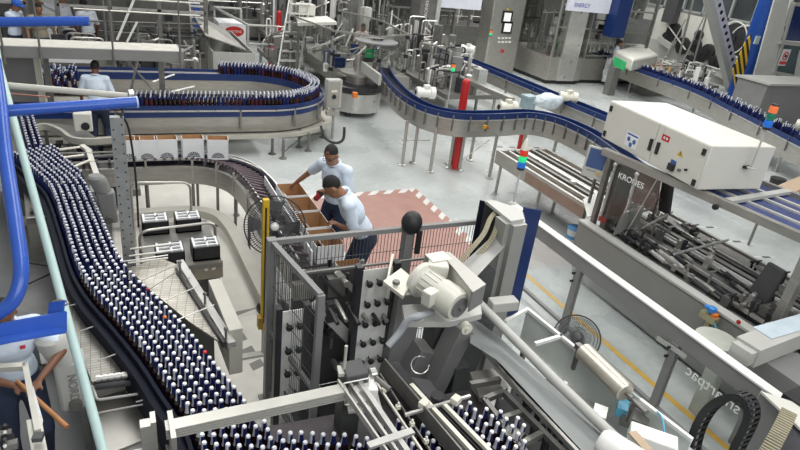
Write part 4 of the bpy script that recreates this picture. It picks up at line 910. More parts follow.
# electrical cabinet on top
zb=1.97; A=P(601,137,zb); B=P(697,190,zb); dd=(B-A); dd.z=0; L=dd.length; dd.normalize(); nn=Vector((-dd.y,dd.x,0)); nn=nn if nn.x>0 else -nn
best=min([zb+.01*k for k in range(20,120)],key=lambda z:abs(pr((A.x,A.y,z))[1]-101)+abs(pr((B.x,B.y,z))[1]-146)); hh=best-zb
W=min([.02*k for k in range(20,120)],key=lambda w:abs(pr(B+nn*w+Vector((0,0,hh)))[0]-777))
print('cabinet',A,B,L,hh,W)
T=thing('electrical_cabinet','big off-white electrical cabinet with two doors mounted on top of the packer frame','cabinet',A)
b=MB(); b.ext([A,B,B+nn*W,A+nn*W],(0,0,hh)); b.put('cabinet_body',BOXW,T,bevel=.012)
def CF(s,z,o=.0): return A+dd*s*L+Vector((0,0,z*hh))-nn*o
b=MB(); 
for s0,s1 in ((.012,.545),(.555,.985)):
    b=MB(); b.ext([CF(s0,.03,.012),CF(s1,.03,.012),CF(s1,.97,.012),CF(s0,.97,.012)],nn*.012); dr=b.put('door',BOXW,T)
    hb=MB(); s=.515 if s0<.1 else .585; hb.ext([CF(s,.30,.035),CF(s+.022,.30,.035),CF(s+.022,.58,.035),CF(s,.58,.035)],nn*.023); hb.put('handle',BLACK,dr)
for s,z in ((.04,.82),(.04,.15),(.965,.82),(.965,.12)):
    b=MB(); b.ext([CF(s-.012,z-.07,.03),CF(s+.012,z-.07,.03),CF(s+.012,z+.07,.03),CF(s-.012,z+.07,.03)],nn*.02); b.put('hinge',BLACK,T)
def decal(s0,s1,z0,z1,mt,o=.0135,nm='sticker'): b=MB(); b.ext([CF(s0,z0,o),CF(s1,z0,o),CF(s1,z1,o),CF(s0,z1,o)],nn*.001); return b.put(nm,mt,T,smooth=0)
decal(.27,.40,.14,.50,CARTON); decal(.28,.39,.42,.46,BLUE,.0145)
BLS=mat('blue_sticker_ink',(.05,.13,.35),.5)
for s,z in ((.305,.32),(.365,.30),(.335,.2)):
    b=MB(); c=CF(s,z,.0145); b.cyl(c,c-nn*.001,.035,12); b.put('pictogram',BLS,T)
decal(.60,.67,.66,.80,RED); decal(.603,.604,.66,1.0,RED); decal(.615,.63,.70,.76,CARTON,.0145); decal(.64,.655,.70,.76,CARTON,.0145)
b=MB(); b.ext([CF(.765,.50,.0135),CF(.82,.50,.0135),CF(.792,.64,.0135)],nn*.001); b.put('warning_triangle',YEL,T); decal(.790,.795,.53,.60,BLACK,.0145)
b=MB(); b.ext([CF(.735,.12,.05),CF(.785,.12,.05),CF(.785,.28,.05),CF(.735,.28,.05)],nn*.04); b.put('main_switch',BLACK,T,bevel=.006); decal(.735,.785,.28,.36,BLS,.0145)
b=MB(); c=CF(.83,.22,.013); b.cyl(c,c-nn*.03,.02,10); b.put('lock',STEELD,T); b=MB(); c=CF(.88,.30,.013); b.cyl(c,c-nn*.03,.015,8); b.put('keyhole',BLACK,T)
sd=B+nn*W*.62+Vector((0,0,hh*.55)); b=MB(); b.box(sd+dd*.03,(.10,.05,.03)); b.put('side_bracket',BLACK,T)
def stack_light(label,base,z0,z1,colors,cone=False,r=.032,loc=None):
    T=thing('stack_light',label,'signal light',(base[0],base[1],z0)); x,y=base; hs=len(colors)*.085
    b=MB(); b.cyl((x,y,z0),(x,y,z1-hs),.012,8); b.lathe([(.05,0),(.05,.015),(.015,.02)],(x,y,z0),12); b.put('pole',GREYL,T)
    for k,(nm,mt) in enumerate(colors):
        z=z1-hs+k*.085; b=MB(); b.lathe([(r,0),(r*1.05,.01),(r*1.05,.07),(r,.08)],(x,y,z),14); b.put(nm,mt,T)
    b=MB(); b.lathe([(r,0),(r*.9,.02)] if not cone else [(r,0),(r*.85,.06),(r*.4,.14),(.01,.16)],(x,y,z1),12); b.put('top_cap',CREAM if cone else DARK,T)
    b=MB(); b.lathe([(r,0),(r,.03)],(x,y,z1-hs-.03),12); b.put('collar',BLACK,T); return T
LR=mat('red_lens',(.75,.05,.03),.2,emit=((.9,.08,.03),.1)); LG=mat('green_lens',(.03,.7,.25),.2,emit=((.05,.95,.35),.4)); LB_=mat('blue_lens',(.02,.16,.6),.2,emit=((.02,.15,.7),.2)); LO=mat('orange_lens',(.9,.2,.06),.2,emit=((1,.25,.08),.2)); LGD=mat('dark_green_lens',(.02,.2,.12),.2)
u=B+nn*W*.62-dd*0+Vector((0,0,0)); ub=Vector((sd.x+.08*dd.x,sd.y+.08*dd.y,sd.z))
stack_light('red, green and blue stack light on a thin pole against the white cabinet side',(ub.x,ub.y),sd.z,sd.z+.78,(('blue_lens',LB_),('green_lens',LGD),('red_lens',LO)),r=.045)
best=min([5.4+.02*k for k in range(80)],key=lambda y:abs(pr((5.04,y,1.4))[0]-517)); 
zt=min([1.2+.01*k for k in range(150)],key=lambda z:abs(pr((5.04,best,z))[1]-150)); print('sl',best,zt)
stack_light('red, green and blue stack light with cream cone top beside the lift tower',(5.04,best),1.12,zt,(('blue_lens',LB_),('green_lens',LG),('red_lens',LR)),True,.055)
# infeed roller table
T=thing('infeed_table','sloping view infeed table with bright slide rails left of the packer touch screen','conveyor',(7.2,8,0))
b=MB(); b.bb(6.68,7.85,6.55,9.05,.70,.78); b.put('table_bed',mat('table_brown_grey',(.33,.31,.28),.5,.2),T)
b=MB(); b.bb(6.66,6.72,6.5,9.1,.60,.86); b.bb(7.8,7.86,6.5,9.1,.60,.86); b.put('side_rails',STEEL,T)
b=MB(); b.bb(6.655,6.662,6.5,8.1,.62,.80); b.put('brown_side_strip',mat('brown_strip',(.30,.20,.15),.6),T)
for x,mt in ((6.9,STEEL),(7.06,STEELD),(7.22,STEELL),(7.28,STEEL),(7.46,STEELD),(7.62,STEEL)): b=MB(); b.bb(x-.03,x+.03,6.5,9.08,.80,.86); b.put('slide_rail',mt,T)
b=MB(); b.bb(6.95,7.02,6.5,9.05,.79,.80); b.bb(7.33,7.4,6.5,9.05,.79,.80); b.bb(7.52,7.58,6.5,9.05,.79,.8); b.put('dark_channel',BLACK,T)
b=MB(); b.bb(6.74,7.8,9.02,9.1,.6,.86); b.put('end_plate',STEEL,T)
b=MB(); b.box((7.1,7.35,.88),(.1,.08,.04)); b.put('white_clip',WHITE,T)
for x,y in ((6.72,8.95),(7.3,7.9),(6.9,7.9)): b=MB(); b.cyl((x,y,0),(x,y,.66),.03,10); b.lathe([(.07,0),(.07,.015),(.03,.03)],(x,y,0),12); b.put('leg',STEEL,T)
# bucket
u=P(571,243,0); T=thing('bucket','small white bucket with blue lid standing against the end of the packer skirt','bucket',(u.x,u.y,.004))
b=MB(); b.lathe([(.10,0),(.115,.26),(.12,.27)],(u.x,u.y,.004),18); b.put('pail',WHITE,T); b=MB(); b.lathe([(.125,.27),(.125,.30),(.11,.31)],(u.x,u.y,.004),18); b.put('lid',mat('light_blue_lid',(.12,.32,.62),.35),T); b=MB(); b.lathe([(.112,.10),(.115,.16)],(u.x,u.y,.004),18); b.put('blue_band',mat('light_blue_lid',(.1,.3,.6)),T)
# things at the right edge
T=TP
for t0,t1 in ((1.3,3.05),(3.15,4.6)):
    b=MB(); z_=Vector((0,0,-.02)); b.ext([FA+d*t0+Vector((.08,0,0))+z_,FA+d*t1+Vector((.08,0,0))+z_,FA+d*t1+Vector((1.28,.1,0))+z_,FA+d*t0+Vector((1.28,.1,0))+z_],(0,0,.01)); b.put('top_pane_blue_reflection',mat('painted_blue_reflection',(.05,.07,.20),.12,0,.3,3),T)  # top glass panes, their bluish reflection painted as an opaque colour
    for k in (.4,.75,1.0): b=MB(); b.beam(FA+d*t0+Vector((k,0,.0)),FA+d*t1+Vector((k,.0,.0)),.05,.03); b.put('cover_bar',GREYL,T)
T=thing('tan_board_table','tan board tabletop on steel legs behind the right end of the white cabinet','table',(10.8,5.5,0))
b=MB(); b.ext([P(762,192,1.0),P(800,176,1.0),P(815,182,1.0),P(775,202,1.0)],(0,0,-.04)); b.put('board',TAN,T)
for px,py in ((768,197),(806,181)): u=P(px,py,.96); b=MB(); b.cyl((u.x,u.y,0),u,.025,8); b.put('leg',STEELD,T)
u=P(779,176,.0); u=P(779,178,.35); b=MB(); b.lathe([(.14,0),(.17,.32),(.17,.34)],(u.x,u.y,.004),16); b.one('waste_bin',BLACK,'black waste bin in front of the far conveyor behind the white cabinet','bin')
T=thing('air_duct','angular light grey duct entering from the right edge above the guard rail','duct',P(770,340,1.2))
b=MB(); u=P(745,352,1.15); v=P(815,325,1.15); b.beam(u,v,.24,.20); b.put('duct_body',GREYL,T); b=MB(); b.beam(u+Vector((.3,.08,.105)),v+Vector((0,0,.105)),.20,.006); b.put('top_sheet',mat('pale_blue_sheet',(.52,.60,.66),.3),T); b=MB(); b.beam(u-(v-u).normalized()*.09,u,.2,.14); b.put('duct_nose',GREYL,T); b=MB(); b.bb(5.5,6.0,2.1,2.6,0,1.04); b.put('duct_base',GREYP,T)
b=MB(); b.lathe([(.01,-.02),(.2,-.02),(.22,0),(.22,.03),(.2,.04)],P(716,341,.85),20); b.bb(5.48,5.6,2.95,3.1,0,.84); b.one('pale_disc_cover',mat('greenish_cover',(.48,.50,.44),.5),'pale greenish disc cover between the guard rail and the packer skirt','cover')
T=thing('valve_unit','small air valve unit with blue regulator and orange cap on the packer skirt','valve',PX(712,318,6.0))
u=PX(711,312,6.0); b=MB(); b.lathe([(.04,0),(.05,.01),(.05,.06),(.03,.07)],u,12); b.ell(u+Vector((0,.05,.03)),(.03,.05,.03)); b.put('blue_regulator',mat('bright_blue_cap',(.03,.22,.6),.35),T); b=MB(); b.box(u+Vector((0,-.06,-.03)),(.07,.05,.08)); b.put('orange_cap',ORG,T); b=MB(); b.box(u+Vector((0,0,-.07)),(.08,.2,.08)); b.box(u+Vector((.03,0,-.2)),(.03,.06,.3)); b.put('brass_body',mat('brassy',(.45,.4,.25),.4,.4),T); b=MB(); b.tube(spline([u+Vector((0,-.05,-.06)),u+Vector((-.03,-.14,-.12)),u+Vector((0,-.2,-.25))],6),.01,6); b.put('blue_hose',CABLE,T)
b=MB(); u=PX(739,322,6.07); b.cyl(u,u-Vector((.012,0,0)),.025,12); b.one('red_indicator',RED,'small red round indicator on the packer skirt','indicator')
# ================================================================ LOOPING CONVEYOR
T=thing('looping_conveyor','U-turn bottle conveyor with navy blue guards, steel skirt and pale drip tray in the background','conveyor',(3,13.4,0))
rp=ringpath(0); rpc=[(x,y) for x,y in rp]
b=MB(); b.sweep(rpc,-.15,.15,ZB-.02,ZB); b.put('belt',BELT,T)
b=MB(); b.sweep(rpc,-.20,-.16,ZB-.03,ZB+.06); b.put('outer_guard',NAVY,T); b=MB(); b.sweep(rpc,-.21,-.15,ZB-.16,ZB-.03); b.put('outer_blue_skirt',NAVY,T); b=MB(); b.sweep(rpc,.16,.20,ZB-.12,ZB+.03); b.put('inner_guard',NAVY,T)
b=MB(); b.sweep(rpc,-.23,-.21,ZB-.05,ZB-.02); b.put('guard_edge',STEELL,T)
b=MB(); b.sweep(rpc,-.17,-.14,ZB-.48,ZB-.16); b.sweep(rpc,.15,.17,ZB-.45,ZB-.12); b.put('steel_skirt',STEEL,T)
b=MB(); b.sweep(rpc,-.44,.2,ZB-.54,ZB-.52); b.sweep(rpc,-.46,-.43,ZB-.54,ZB-.46); b.put('drip_tray',mat('beige_steel',(.50,.48,.42),.45,.3),T)
b=MB(); b.bb(-1.4,2.9,12.4,14.4,ZB-.5,ZB-.46); b.put('inner_deck',mat('beige_steel',(.5,.48,.42)),T)
for i in range(3,len(rpc)-2,4):
    a=Vector((*rpc[i],0)); d=(Vector((*rpc[i+1],0))-Vector((*rpc[i-1],0))).normalized(); r=Vector((d.y,-d.x,0))
    q=a-r*.22; b=MB(); b.beam(q+Vector((0,0,ZB-.4)),q+Vector((0,0,ZB-.02)),.04,.03); b.put('bracket',STEELD,T)
for x,y in ((2.95,11.65),(3.1,11.35),(3.62,12.0),(3.75,11.75),(1.0,11.7),(4.35,12.6),(.0,11.7),(2.0,14.8),(.5,14.8),(4.2,14.2),(-1.2,11.7)):
    b=MB(); b.cyl((x,y,.02),(x,y,ZB-.5),.03,8); b.lathe([(.08,0),(.08,.015),(.03,.04)],(x,y,0),12); b.put('leg',STEELD,T)
b=MB(); b.cyl((3.1,11.4,.1),(4.3,12.6,.42),.014,6); b.cyl((3.1,11.4,.42),(4.3,12.6,.1),.014,6); b.put('cross_brace',STEELD,T)
b=MB(); b.tube(spline([(4.05,11.9,.5),(4.1,11.7,.3),(4.3,11.65,.2),(4.5,11.7,.25),(4.55,11.8,.5)],6),.03,8); b.put('black_hose',BLACK,T)
b=MB(); b.tube([(1.1,12.3,1.15),(.8,12.9,1.15),(1.3,13.6,1.15)],.02,6); b.tube([(1.1,12.35,1.1),(1.6,12.8,1.1)],.02,6); b.put('guide_rods',STEELL,T)
# control box beside the loop
T=thing('junction_box','grey upright control box with round dial at the end of the looping conveyor','control box',P(335,115,.3))
u=P(334,76,1.35); R=Matrix.Rotation(.12,3,'Z')
def rb(c,s,nm,mt,bev=0): b=MB(); b.box(u+R@Vector(c),s,R=R); b.put(nm,mt,T,bev)
u=P(333,93,1.05); rb((0,0,0),(.34,.20,.62),'box_body',GREYL,.01); rb((-.02,-.11,0),(.27,.015,.54),'door',mat('box_door_grey',(.34,.33,.29),.5),.004); b=MB(); c=u+R@Vector((-.03,-.12,-.05)); b.cyl(c,c-Vector((0,.02,0)),.05,14); b.put('dial',BLACK,T); rb((-.03,-.12,.07),(.14,.01,.05),'plate',CREAM); rb((.175,-.02,-.12),(.01,.06,.1),'orange_label',ORG)
b=MB(); b.cyl((u.x+.05,u.y,0),(u.x+.05,u.y,.8),.03,8); b.box((u.x+.02,u.y,.6),(.3,.1,.1)); b.put('stand',STEEL,T)
# ================================================================ S-CURVE CONVEYOR with navy guards
def navy_conv(name,label,pts,w,z,Tloc,legs,skirt=.24,side=0,extra=True):
    T=thing(name,label,'conveyor',Tloc); b=MB(); b.sweep(pts,-w/2,w/2,z-.06,z-.04); b.put('belt',NAVYD,T)
    for s,nm in((-1,'left_guard'),(1,'right_guard')):
        b=MB(); b.sweep(pts,s*(w/2+.0),s*(w/2+.03),z-.08,z+.05); b.put(nm,NAVY,T)
        b=MB(); b.sweep(pts,s*(w/2+.03),s*(w/2+.045),z-.10,z-.075); b.put('guide_line',STEELL,T)
        b=MB(); b.sweep(pts,s*(w/2-.0),s*(w/2+.02),z-.10-skirt,z-.11); b.put('steel_side',STEEL,T)
    for i in range(2,len(pts)-1,2):
        a=Vector((*pts[i][:2],0)); q=Vector((*pts[i+1][:2],0)); d=(q-a).normalized(); r=Vector((d.y,-d.x,0))
        for s in(-1,1): b=MB(); e=a+r*s*(w/2+.04); b.beam(e+Vector((0,0,z-.32)),e+Vector((0,0,z)),.03,.02); b.put('bracket',STEELD,T)
    for x,y in legs:
        b=MB(); b.cyl((x,y,.02),(x,y,z-.3),.035,8); b.lathe([(.09,0),(.09,.015),(.03,.04)],(x,y,0),12); b.put('leg',STEEL,T)
    return T
ZS=1.27
sc=[P(x,y,ZS) for x,y in ((384,66),(388,76),(398,88),(410,98),(430,108),(460,114),(500,114),(530,113),(560,119),(590,132),(612,146),(640,168))]
sc=[(p.x,p.y) for p in spline(sc,5)]
lg=[P(*q,0) for q in ((430,172),(402,165),(459,170),(489,178),(470,160),(413,163),(548,176),(520,160),(449,168))]
T=navy_conv('curved_conveyor','S-shaped conveyor with navy blue guards running to behind the white cabinet',sc,.22,ZS,(7.5,11,0),[(q.x,q.y) for q in lg],.34)
b=MB(); c=P(485,127,1.08); b.box(c,(.07,.05,.07)); b.put('yellow_plate',YEL,T); b=MB(); c=c+Vector((.02,-.04,-.0)); b.cyl(c,c+Vector((0,-.04,0)),.02,8); b.put('red_button',RED,T)
b=MB(); b.cyl(P(402,140,.3),P(430,140,.3),.015); b.put('brace',STEEL,T); b=MB(); b.cyl(P(462,160,.2),P(489,140,.5),.012); b.put('brace',STEEL,T)
def roller_motor(label,p,ax,s=1.,mt=CREAM):
    T=thing('drum_motor',label,'motor',p); ax=Vector(ax).normalized(); b=MB(); b.lathe([(.06*s,0),(.10*s,.01),(.10*s,.08*s),(.085*s,.09*s),(.085*s,.26*s),(.11*s,.27*s),(.11*s,.36*s),(.09*s,.37*s)],p,18,ax=ax); b.put('motor_body',mt,T); b=MB(); b.box(p+ax*.2*s+Vector((0,0,.11*s)),(.1*s,.1*s,.06*s)); b.put('terminal_box',mt,T); b=MB(); b.lathe([(.05*s,-.01),(.05*s,.0)],p,10,ax=ax); b.put('fan_grille',DARK,T); b=MB(); b.cyl(p+ax*.1*s,Vector(((p+ax*.1*s).x,(p+ax*.1*s).y,max(.05,p.z-.35))),.03*s,6); b.put('mount',STEELD,T); return T
roller_motor('cream ribbed drum motor between the two navy conveyors, left of the wrapped bag',P(499,107,.95),(1,.0,0),1.3)
roller_motor('white gear motor standing at the start of the straight navy conveyor',P(461,48,1.15),(.6,-.5,0),1.3,WHITE)
roller_motor('white gear motor with drum behind the S-shaped conveyor, left of the red post',P(416,92,1.05),(1,-.2,0),1.3,WHITE)
roller_motor('cream gear motor at the straight navy conveyor, right of the wrapped bag',P(559,96,1.1),(.8,-.4,0),1.3)
u=P(548,103,.95); b=MB(); b.ell(u+Vector((0,0,.05)),(.42,.24,.2),Matrix.Rotation(-.2,3,'Z')); 
for v in b.v: v+= Vector((noise.noise(v*6),noise.noise(v*6+Vector((5,0,0))),noise.noise(v*6+Vector((0,7,0)))))*.05
b.one('wrapped_bag',mat('white_blue_plastic_wrap',(.62,.70,.74),.25,0,.25,9,bump=.4),'rounded white plastic wrapped bag lying between the navy conveyors','bag')
u=P(528,103,.9); b=MB(); b.box(u,(.3,.25,.28),.1); b.box(u+Vector((0,0,.17)),(.34,.29,.06),.1); b.one('teal_motor_box',mat('teal_grey',(.30,.40,.43),.4),'teal grey box motor beside the plastic wrapped bag','motor')
st=[(10.6,19.2),(10.7,18),(10.85,16),(10.9,13.5),(10.95,11),(11.0,9.0),(11.0,7.5)]
st=[(p.x,p.y) for p in spline([(x,y,0) for x,y in st],4)]
navy_conv('straight_conveyor','long straight conveyor with navy blue guards crossing behind the S-shaped conveyor',st,.30,.97,(10.9,13,0),[(10.8,17),(10.9,15),(10.9,12.5),(11,10.5)],.3)
FT=navy_conv('far_conveyor','wide far conveyor with navy guards running below the blue column to the right edge',ft,.55,.97,(17.5,14,0),[(18,17),(17.4,13.5),(16.4,11),(15.4,9)],.42)
# ================================================================ BACKGROUND MACHINES
def machine(name,label,cat,x0,x1,y0,y1,h,seed,base=.9,body=STEEL,glass=True,posts=3,roof=None,n=22,mats=None,rooft=.25,dark=True):
    r=random.Random(seed); T=thing(name,label,cat,((x0+x1)/2,y0,0))
    b=MB(); b.bb(x0+.08,x1-.08,y0+.08,y1-.08,0,.14); b.put('plinth',DARK,T)
    b=MB(); b.bb(x0,x1,y0,y1,.14,base); b.put('lower_body',body,T,bevel=.01)
    for i in range(posts):
        for y in (y0+.05,y1-.05):
            x=x0+.05+(x1-x0-.1)*i/(posts-1); b=MB(); b.bb(x-.05,x+.05,y-.05,y+.05,base,h); b.put('post',body if i in(0,posts-1) else STEELD,T)
    b=MB(); b.bb(x0-.03,x1+.03,y0-.03,y1+.03,h-rooft,h); b.put('roof_panel',roof or body,T)
    if dark: b=MB(); b.bb(x0+.1,x1-.1,y1-.16,y1-.1,base,h-rooft); b.put('back_panel',STEELD,T)
    for z in (base+(h-base)*.4,base+(h-base)*.7): b=MB(); b.bb(x0+.05,x1-.05,y0,y0+.05,z,z+.06); b.put('cross_rail',STEELL,T)
    mats=mats or (STEELL,STEEL,STEELD,WHITE,DARK,GREYP)
    for k in range(n):
        x=r.uniform(x0+.15,x1-.15); y=r.uniform(y0+.15,y1-.2); z=r.uniform(base,h-.5); mt=r.choice(mats); b=MB(); c=r.random()
        if c<.35: b.lathe([(.05,0),(.09,.02),(.09,.2),(.03,.22),(.03,.4)],(x,y,base+r.uniform(0,.4)),10); nm='valve'
        elif c<.6: b.bend([(x,y,base),(x,y,z),(x+r.uniform(-.5,.5),y,z+.1)],.03,.1,6); nm='pipe'
        elif c<.8: b.box((x,y,z),(r.uniform(.1,.4),r.uniform(.1,.3),r.uniform(.1,.35))); nm='housing'
        else: b.cyl((x0+.1,y,z),(x1-.1,y,z+r.uniform(-.1,.1)),.025,6); nm='shaft'
        b.v=[Vector((min(max(v.x,x0+.06),x1-.06),min(max(v.y,y0+.06),y1-.06),v.z)) for v in b.v]
        b.put(nm,mt,T)
    if glass: b=MB(); b.bb(x0+.05,x1-.05,y0-.01,y0,base,h-rooft); b.put('front_window',GLASS2,T,smooth=0); b=MB(); b.bb(x0-.01,x0,y0+.05,y1-.05,base,h-rooft); b.put('side_window',GLASS2,T,smooth=0)
    return T
q=P(545,84,0)
VIO=mat('violet_banner_ink',(.12,.10,.42),.5); BAN=mat('pale_violet_banner',(.74,.76,.84),.4,0,.05)
machine('filling_machine','tall stainless filling machine with glass front and dark plinth right of the screen cabinet','machine',q.x,min(q.x+2.6,PY(583,60,18.3).x-.1),q.y,q.y+3.2,3.6,1,1.0,STEEL,n=34,dark=False)
TF=bpy.data.objects[[o.name for o in bpy.data.objects if o.name.startswith('filling_machine')][0]]
b=MB(); b.bb(PY(560,60,q.y).x,PY(577,60,q.y).x,q.y-.06,q.y+.3,.14,3.6); b.put('corner_pillar',STEELL,TF)
RX0=PY(583,60,18.3).x; RX1=PY(645,60,18.3).x
T=machine('rinsing_machine','stainless machine under a pale violet banner at the top, left of the dark navy column','machine',RX0,RX1,q.y+.2,q.y+3.6,3.55,2,.95,STEEL,roof=STEELL,n=30)
b=MB(); bx0=PY(567,9,q.y-.1); bx1=PY(628,9,q.y-.1); b.bb(bx0.x,bx1.x,q.y-.1,q.y+.0,bx0.z-.05,bx0.z+1.1); b.put('banner',BAN,T); text('banner_lettering','ENERGY',.20,(bx0.x+.65,q.y-.11,bx0.z+.16),(1,0,0),(0,0,1),VIO,T)
T=thing('plastic_sheeting','crumpled clear plastic sheeting hanging off the right corner of the filling machine','sheeting',(q.x+2.7,q.y,0))
for k,(dx,w,h0,h1) in enumerate(((2.62,.7,.15,1.15),(3.3,.6,.5,1.1))):
    b=MB(); n=10; vs=[]
    for i in range(n+1):
        for j in range(n+1):
            vs.append((q.x+dx+w*i/n,q.y-.06+.10*noise.noise(Vector((i*.5+k*9,j*.4,0)))-.05,h0+(h1-h0)*j/n*(1-.25*abs(noise.noise(Vector((i*.4,k,0)))))))
    b.add(vs,[(i*(n+1)+j,(i+1)*(n+1)+j,(i+1)*(n+1)+j+1,i*(n+1)+j+1) for i in range(n) for j in range(n)]); b.put('sheet',PLASTIC,T)
c=P(497,60,0); cx0=PY(488,40,19.7).x; cx1=PY(519,40,19.7).x
T=thing('screen_cabinet','stainless control cabinet with two small lit screens stacked on its door','control cabinet',((cx0+cx1)/2,19.7,0))
b=MB(); b.bb(cx0,cx1,19.7,20.5,0,3.35); b.put('cabinet_body',STEEL,T,bevel=.02); b=MB(); b.bb(cx0-.05,cx1+.05,19.62,20.6,3.35,3.42); b.put('pale_lid',CREAM,T)
for py in (17,27.5):
    u=PY(507,py,19.69); b=MB(); b.bb(u.x-.22,u.x+.22,19.66,19.70,u.z-.22,u.z+.22); fr=b.put('screen_frame',BLACK,T); b=MB(); b.bb(u.x-.15,u.x+.15,19.65,19.66,u.z-.15,u.z+.15); b.put('screen',SCRW,fr)
u=PY(502,51,19.69); b=MB(); b.cyl((u.x,19.7,u.z),(u.x,19.63,u.z),.06,12); b.put('red_button',RED,T); b=MB(); 
for i in range(4):
    for j in range(2): v=PY(499+i*3.5,38+j*4,19.69); b.box((v.x,19.69,v.z),(.1,.03,.06))
b.put('button_rows',WHITE,T); u=PY(508,9.5,19.69); b=MB(); b.box((u.x,19.69,u.z),(.08,.02,.08)); b.put('yellow_sign',YEL,T)
stack_light('tiny red and green signal lamp on a thin rod left of the screen cabinet',(12.4,18.6),0,PY(485,30,18.6).z,(('green_lens',LG),('red_lens',LO)),r=.05)
stack_light('tiny red topped signal lamp on a thin rod at the start of the S-shaped conveyor',(P(449,95,1.0).x,P(449,95,1.0).y),0,1.75,(('green_lens',LG),('red_lens',LO)),r=.05)
# machines left of the cabinet
machine('bottle_washer','dark framed steel machine with tall posts behind the glass guarded labeller','machine',9.6,12.6,21.5,24.5,3.4,5,1.0,STEEL,n=26,roof=STEELD,posts=4)
T=thing('upright_cabinet','narrow grey upright cabinet with vertical lettering at top center','cabinet',(9.8,20.1,0)); b=MB(); u=PY(413,70,19.3); b.bb(u.x,u.x+.62,19.3,20.0,0,3.4); b.put('body',STEELD,T,bevel=.02); b=MB(); b.bb(u.x+.6,u.x+.75,19.25,19.4,0,3.4); b.put('pale_edge',GREYL,T)
text('vertical_lettering','KRONES',.16,(u.x+.22,19.28,2.2),(0,0,1),(-1,0,0),WHITE,T)
machine('pasteuriser','dim stainless machine bay left of the narrow upright cabinet at the top','machine',6.6,8.9,22,25,3.3,7,.9,STEELD,n=26,posts=4,glass=False)
machine('crate_washer','steel pipework machine behind the step ladder at the top','machine',3.4,6.3,24.5,27.5,3.4,9,.8,STEELD,n=34,glass=False,posts=3,mats=(STEEL,STEELD,DARK,GREYP,STEELL))
machine('palletiser','tall steel frame machine behind the group of people at top left','machine',-1.0,2.6,17.5,20.5,3.6,12,.7,STEELD,n=26,glass=False,posts=4,mats=(STEEL,STEELD,DARK,GREYP))
machine('sorting_machine','dark steel machine at the very top left corner behind the people','machine',-5.5,-1.6,18,21,3.4,13,.7,STEELD,n=24,glass=False,posts=4,mats=(STEEL,DARK,GREYP,CREAM))
machine('capping_machine','grey machine bay behind the filling machine at top right of center','machine',20.5,25.0,26,30,3.8,15,1.0,STEELD,n=30,glass=False,posts=4)
machine('case_machine','distant dark steel machine between upright cabinet and screen cabinet','machine',13.2,16.5,25,28,3.9,16,1.0,STEELD,n=24,glass=False,posts=4)
machine('tank_station','distant steel machine row along the far left back of the hall','machine',7.0,13,30,33,3.6,18,1.0,STEELD,n=30,glass=False,posts=5)
machine('tank_station','distant steel machine row to the right of the far pipework','machine',15,24,34,37,4.0,19,1.0,STEELD,n=30,glass=False,posts=5)
def clutter(name,label,cat,x0,x1,y0,y1,z0,h,n,seed,mats):
    r=random.Random(seed); T=thing(name,label,cat,((x0+x1)/2,y0,0)); b=MB(); b.bb(x0,x1,y0,y1,z0-.12,z0); b.put('base_frame',STEELD,T)
    for x in (x0+.1,x1-.1):
        for y in (y0+.1,y1-.1): b=MB(); b.cyl((x,y,0),(x,y,z0-.12),.04,8); b.put('leg',STEEL,T)
    for k in range(n):
        x=r.uniform(x0+.1,x1-.1); y=r.uniform(y0+.1,y1-.1); hh=r.uniform(.2,h); b=MB(); c=r.random()
        if c<.3: b.lathe([(.05,0),(.1,.02),(.1,hh*.5),(.03,hh*.55),(.03,hh)],(x,y,z0),10); nm='spindle'
        elif c<.5: b.box((x,y,z0+hh/2),(r.uniform(.1,.35),r.uniform(.1,.35),hh),r.uniform(0,1)); nm='housing'
        elif c<.75: x2=min(max(x+r.uniform(-.8,.8),x0),x1); b.bend([(x,y,z0),(x,y,z0+hh),(x2,y,z0+hh),(x2,y,z0)],.025,.1,6); nm='bent_tube'
        else: x2=min(max(x+r.uniform(-.8,.8),x0),x1); y2=min(max(y+r.uniform(-.8,.8),y0),y1); b.cyl((x,y,z0+hh),(x2,y2,z0+hh*.8),.03,6); b.cyl((x,y,z0),(x,y,z0+hh),.02,6); nm='arm'
        b.put(nm,r.choice(mats),T)
    return T
MX=(STEEL,STEELD,DARK,GREYP,STEELL,WHITE,STEELD)
clutter('dosing_station','cluttered steel fittings and tubes on a low frame inside the bend of the S-shaped conveyor','machine',7.9,9.6,13.4,16.6,.8,.9,70,51,MX)
clutter('transfer_station','cluttered steel transfer mechanisms between the labelling machine and the straight navy conveyor','machine',8.6,10.2,17.0,19.6,.8,1.2,60,52,MX)
clutter('valve_station','dense pipework and valves behind the labelling machine at top center','machine',6.2,9.4,19.8,21.6,.9,1.8,90,53,MX)
clutter('pump_station','pumps and pipes at floor level behind the step ladder','machine',5.4,8.2,22.8,24.2,.6,2.2,70,54,MX)
clutter('glue_station','dark small machine parts between steel hopper and labelling machine','machine',4.6,5.4,17.7,20.5,.5,1.0,30,55,MX)
clutter('service_bench','crowded steel bench below the walkway behind the looping conveyor','machine',-1.2,2.2,15.6,16.9,.6,.9,60,56,(STEELD,DARK,GREYP,STEEL))
clutter('conveyor_drive','dark conveyor drive parts right of the plastic sheeting','machine',q.x+4.3,q.x+6.4,q.y-2.4,q.y-.4,.6,.7,50,57,(STEELD,DARK,GREYP,STEEL,WHITE))
b=MB(); a_=PY(430,2,20); c_=PY(482,2,20); b.bb(a_.x,c_.x,20.0,20.1,a_.z-.15,a_.z+.9); b.one('white_banner',BAN,'pale blue white banner board at the very top left of the screen cabinet','banner')
T=thing('steel_channel','slim pale steel channel slanting down behind the tall red post','channel',P(480,88,1.0)); b=MB(); b.beam(P(446,72,1.1),P(512,100,1.1),.16,.12); b.put('channel_body',STEEL,T); b=MB(); u=P(475,110,0); b.bb(u.x-.03,u.x+.03,u.y-.03,u.y+.03,0,1.0); b.put('leg',STEELD,T)
